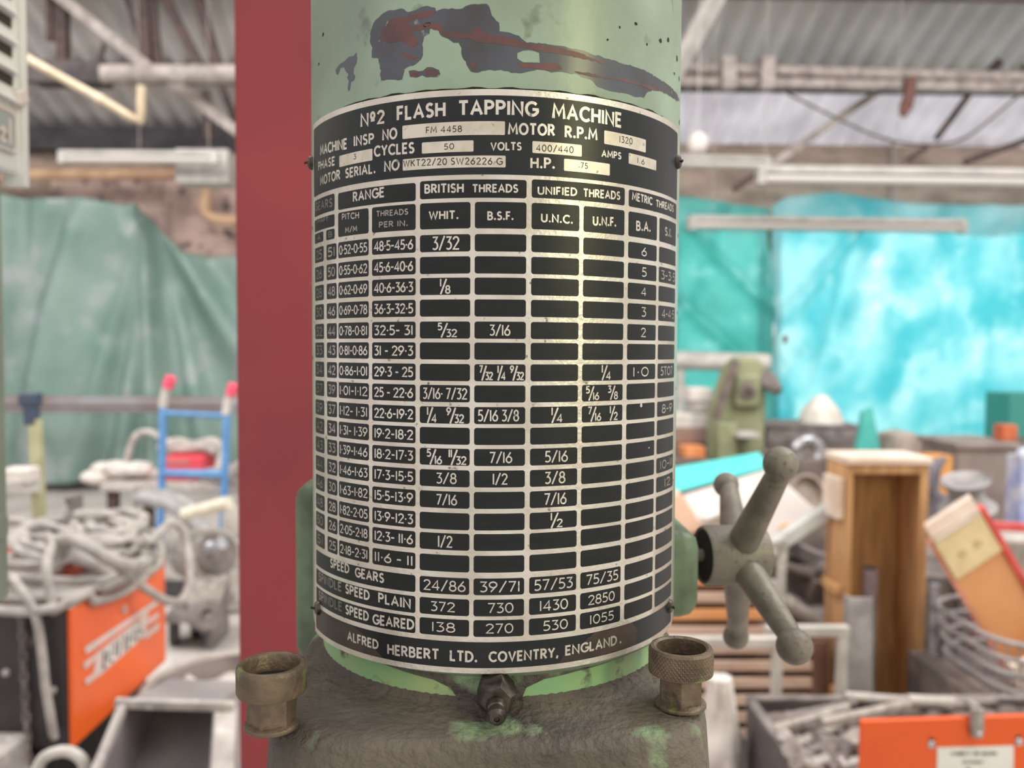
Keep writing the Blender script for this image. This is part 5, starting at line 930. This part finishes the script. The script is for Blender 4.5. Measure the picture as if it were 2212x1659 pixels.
for i in range(n+1):
    for j in range(n+1):
        x = TX0+.014+(TX1-TX0-.028)*i/n; y = TY0+.014+(TY1-TY0-.028)*j/n; vs.append(Vector((x, y, TZ-.085+.05*mnoise.noise(Vector((x*16, y*16, 1)))+.03*abs(mnoise.noise(Vector((x*40, y*40, 7)))))))
mb.add(vs, [(i*(n+1)+j, (i+1)*(n+1)+j, (i+1)*(n+1)+j+1, i*(n+1)+j+1) for i in range(n) for j in range(n)]); o = one('scrap_rubble', mb, DUST3, 'fine dusty scrap filling the dark steel bin', 'scrap', kind='stuff', smooth=20); md = o.modifiers.new('thickness', 'SOLIDIFY'); md.thickness = .05
OC = thing('orange_cover', 'orange metal cover with a white notice and a latch in the lower right corner', 'cover', (.95, 1.66, 0))
a, b = at(1858, 1560, 1.6), at(2340, 1532, 1.6); zt = at(2000, 1550, 1.6).z
mb = MB(); mb.prism([(a.x, 1.6, 0), (b.x, 1.6, 0), (b.x, 1.6, zt+.007), (a.x, 1.6, zt-.006)], (.004, .014, 0)); mb.build('panel', ORANGE2, OC, bevel=.004)
mb = MB(); mb.box(a.x+.05, b.x, 1.612, 1.70, 0, .25); mb.build('foot_box', BLACKM, OC)
c = at(2110, 1565, 1.594); mb = MB(); mb.box(c.x-.012, c.x+.012, 1.588, 1.6, c.z-.016, c.z+.03); mb.tube([(c.x, 1.594, c.z-.024), (c.x, 1.594, c.z+.034)], .0115, 14); mb.box(c.x-.011, c.x+.006, 1.594, 1.625, c.z+.028, c.z+.04); LT = mb.build('latch', mat('zinc_latch', S(168, 162, 156), S(140, 135, 130), .45, metal=.4, scale=60), OC, bevel=.002)
mb = MB(); mb.lathe([(.004, 0), (.003, .002), (0, .002)], Vector((c.x, 1.5825, c.z-.014)), (0, -1, 0), 12); mb.build('latch_rivet', CHROME, LT)
for px, py in ((2012, 1608), (2200, 1602)):
    q = at(px, py, 1.6); mb = MB(); mb.lathe([(.008, 0), (.008, .002), (.0055, .005), (0, .0055)], q, (0, -1, 0), 18); SK = mb.build('panel_screw', CHROME, OC)
    mb = MB(); mb.box(q.x-.004, q.x+.004, 1.5985, 1.6005, q.z+.004, q.z+.013); mb.build('keyhole', DARK, OC)
p0, p1, p2, p3 = at(2025, 1615, 1.5985), at(2190, 1611, 1.5985), at(2188, 1760, 1.5985), at(2023, 1762, 1.5985)
mb = MB(); mb.prism([p0, p1, p2, p3], (0, .0012, 0)); NT = mb.build('white_notice', mat('notice_paper', S(226, 223, 219), S(214, 211, 208), .6, scale=9), OC)
# print too small to read: rows of strokes of uneven height
def print_row(mb, px0, px1, py, hpx, breaks, seed):
    rr = random.Random(seed); a_, b_ = at(px0, py, 1.598), at(px1, py, 1.598); n_ = int((px1-px0)/3)
    for i in range(n_):
        if any(abs(i/n_-q) < .018 for q in breaks): continue
        p = a_.lerp(b_, i/n_); h = hpx*1.6/FPX*rr.uniform(.75, 1); mb.box(p.x, p.x+rr.choice((.0007, .0012, .0016)), 1.5978, 1.5984, p.z, p.z+h)
        if rr.random() < .5: mb.box(p.x, p.x+.002, 1.5978, 1.5984, p.z+h*rr.choice((0, .45, .85)), p.z+h*rr.choice((0, .45, .85))+.0006)
mb = MB(); print_row(mb, 2054, 2155, 1632, 9, (.33, .44, .63), 1); print_row(mb, 2080, 2124, 1650, 8, (), 2); mb.build('small_print', mat('faded_print', S(120, 114, 112), None, .6), NT, smooth=0, weld=False)
mb = MB(); q = at(2085, 1664, 1.598); mb.prism([q, q+Vector((.012, 0, 0)), q+Vector((.006, 0, .0075))], (0, -.0006, 0)); mb.build('notice_mark', mat('dark_print', S(90, 86, 84), None, .6), NT)
# pale clutter seen between the base casting and the scrap bin
mb = MB(); n = 22; vs = []
for i in range(n+1):
    for j in range(24):
        th = 2*pi*j/24; z = .58*i/n; r = .075*(1-.55*(i/n)**2)*(1+.55*mnoise.noise(Vector((cos(th)*2.2, sin(th)*2.2, z*7)))+.25*mnoise.noise(Vector((cos(th)*6, sin(th)*6, z*16))))
        vs.append(Vector((.625+.02*z+r*cos(th), 2.3+r*sin(th), z)))
mb.add(vs, [(i*24+j, i*24+(j+1) % 24, (i+1)*24+(j+1) % 24, (i+1)*24+j) for i in range(n) for j in range(24)]+[[n*24+j for j in range(24)]])
one('plastic_bag', mb, CLOTH, 'crumpled clear plastic bag between the machine base and the dark bin', 'plastic bag', smooth=25)
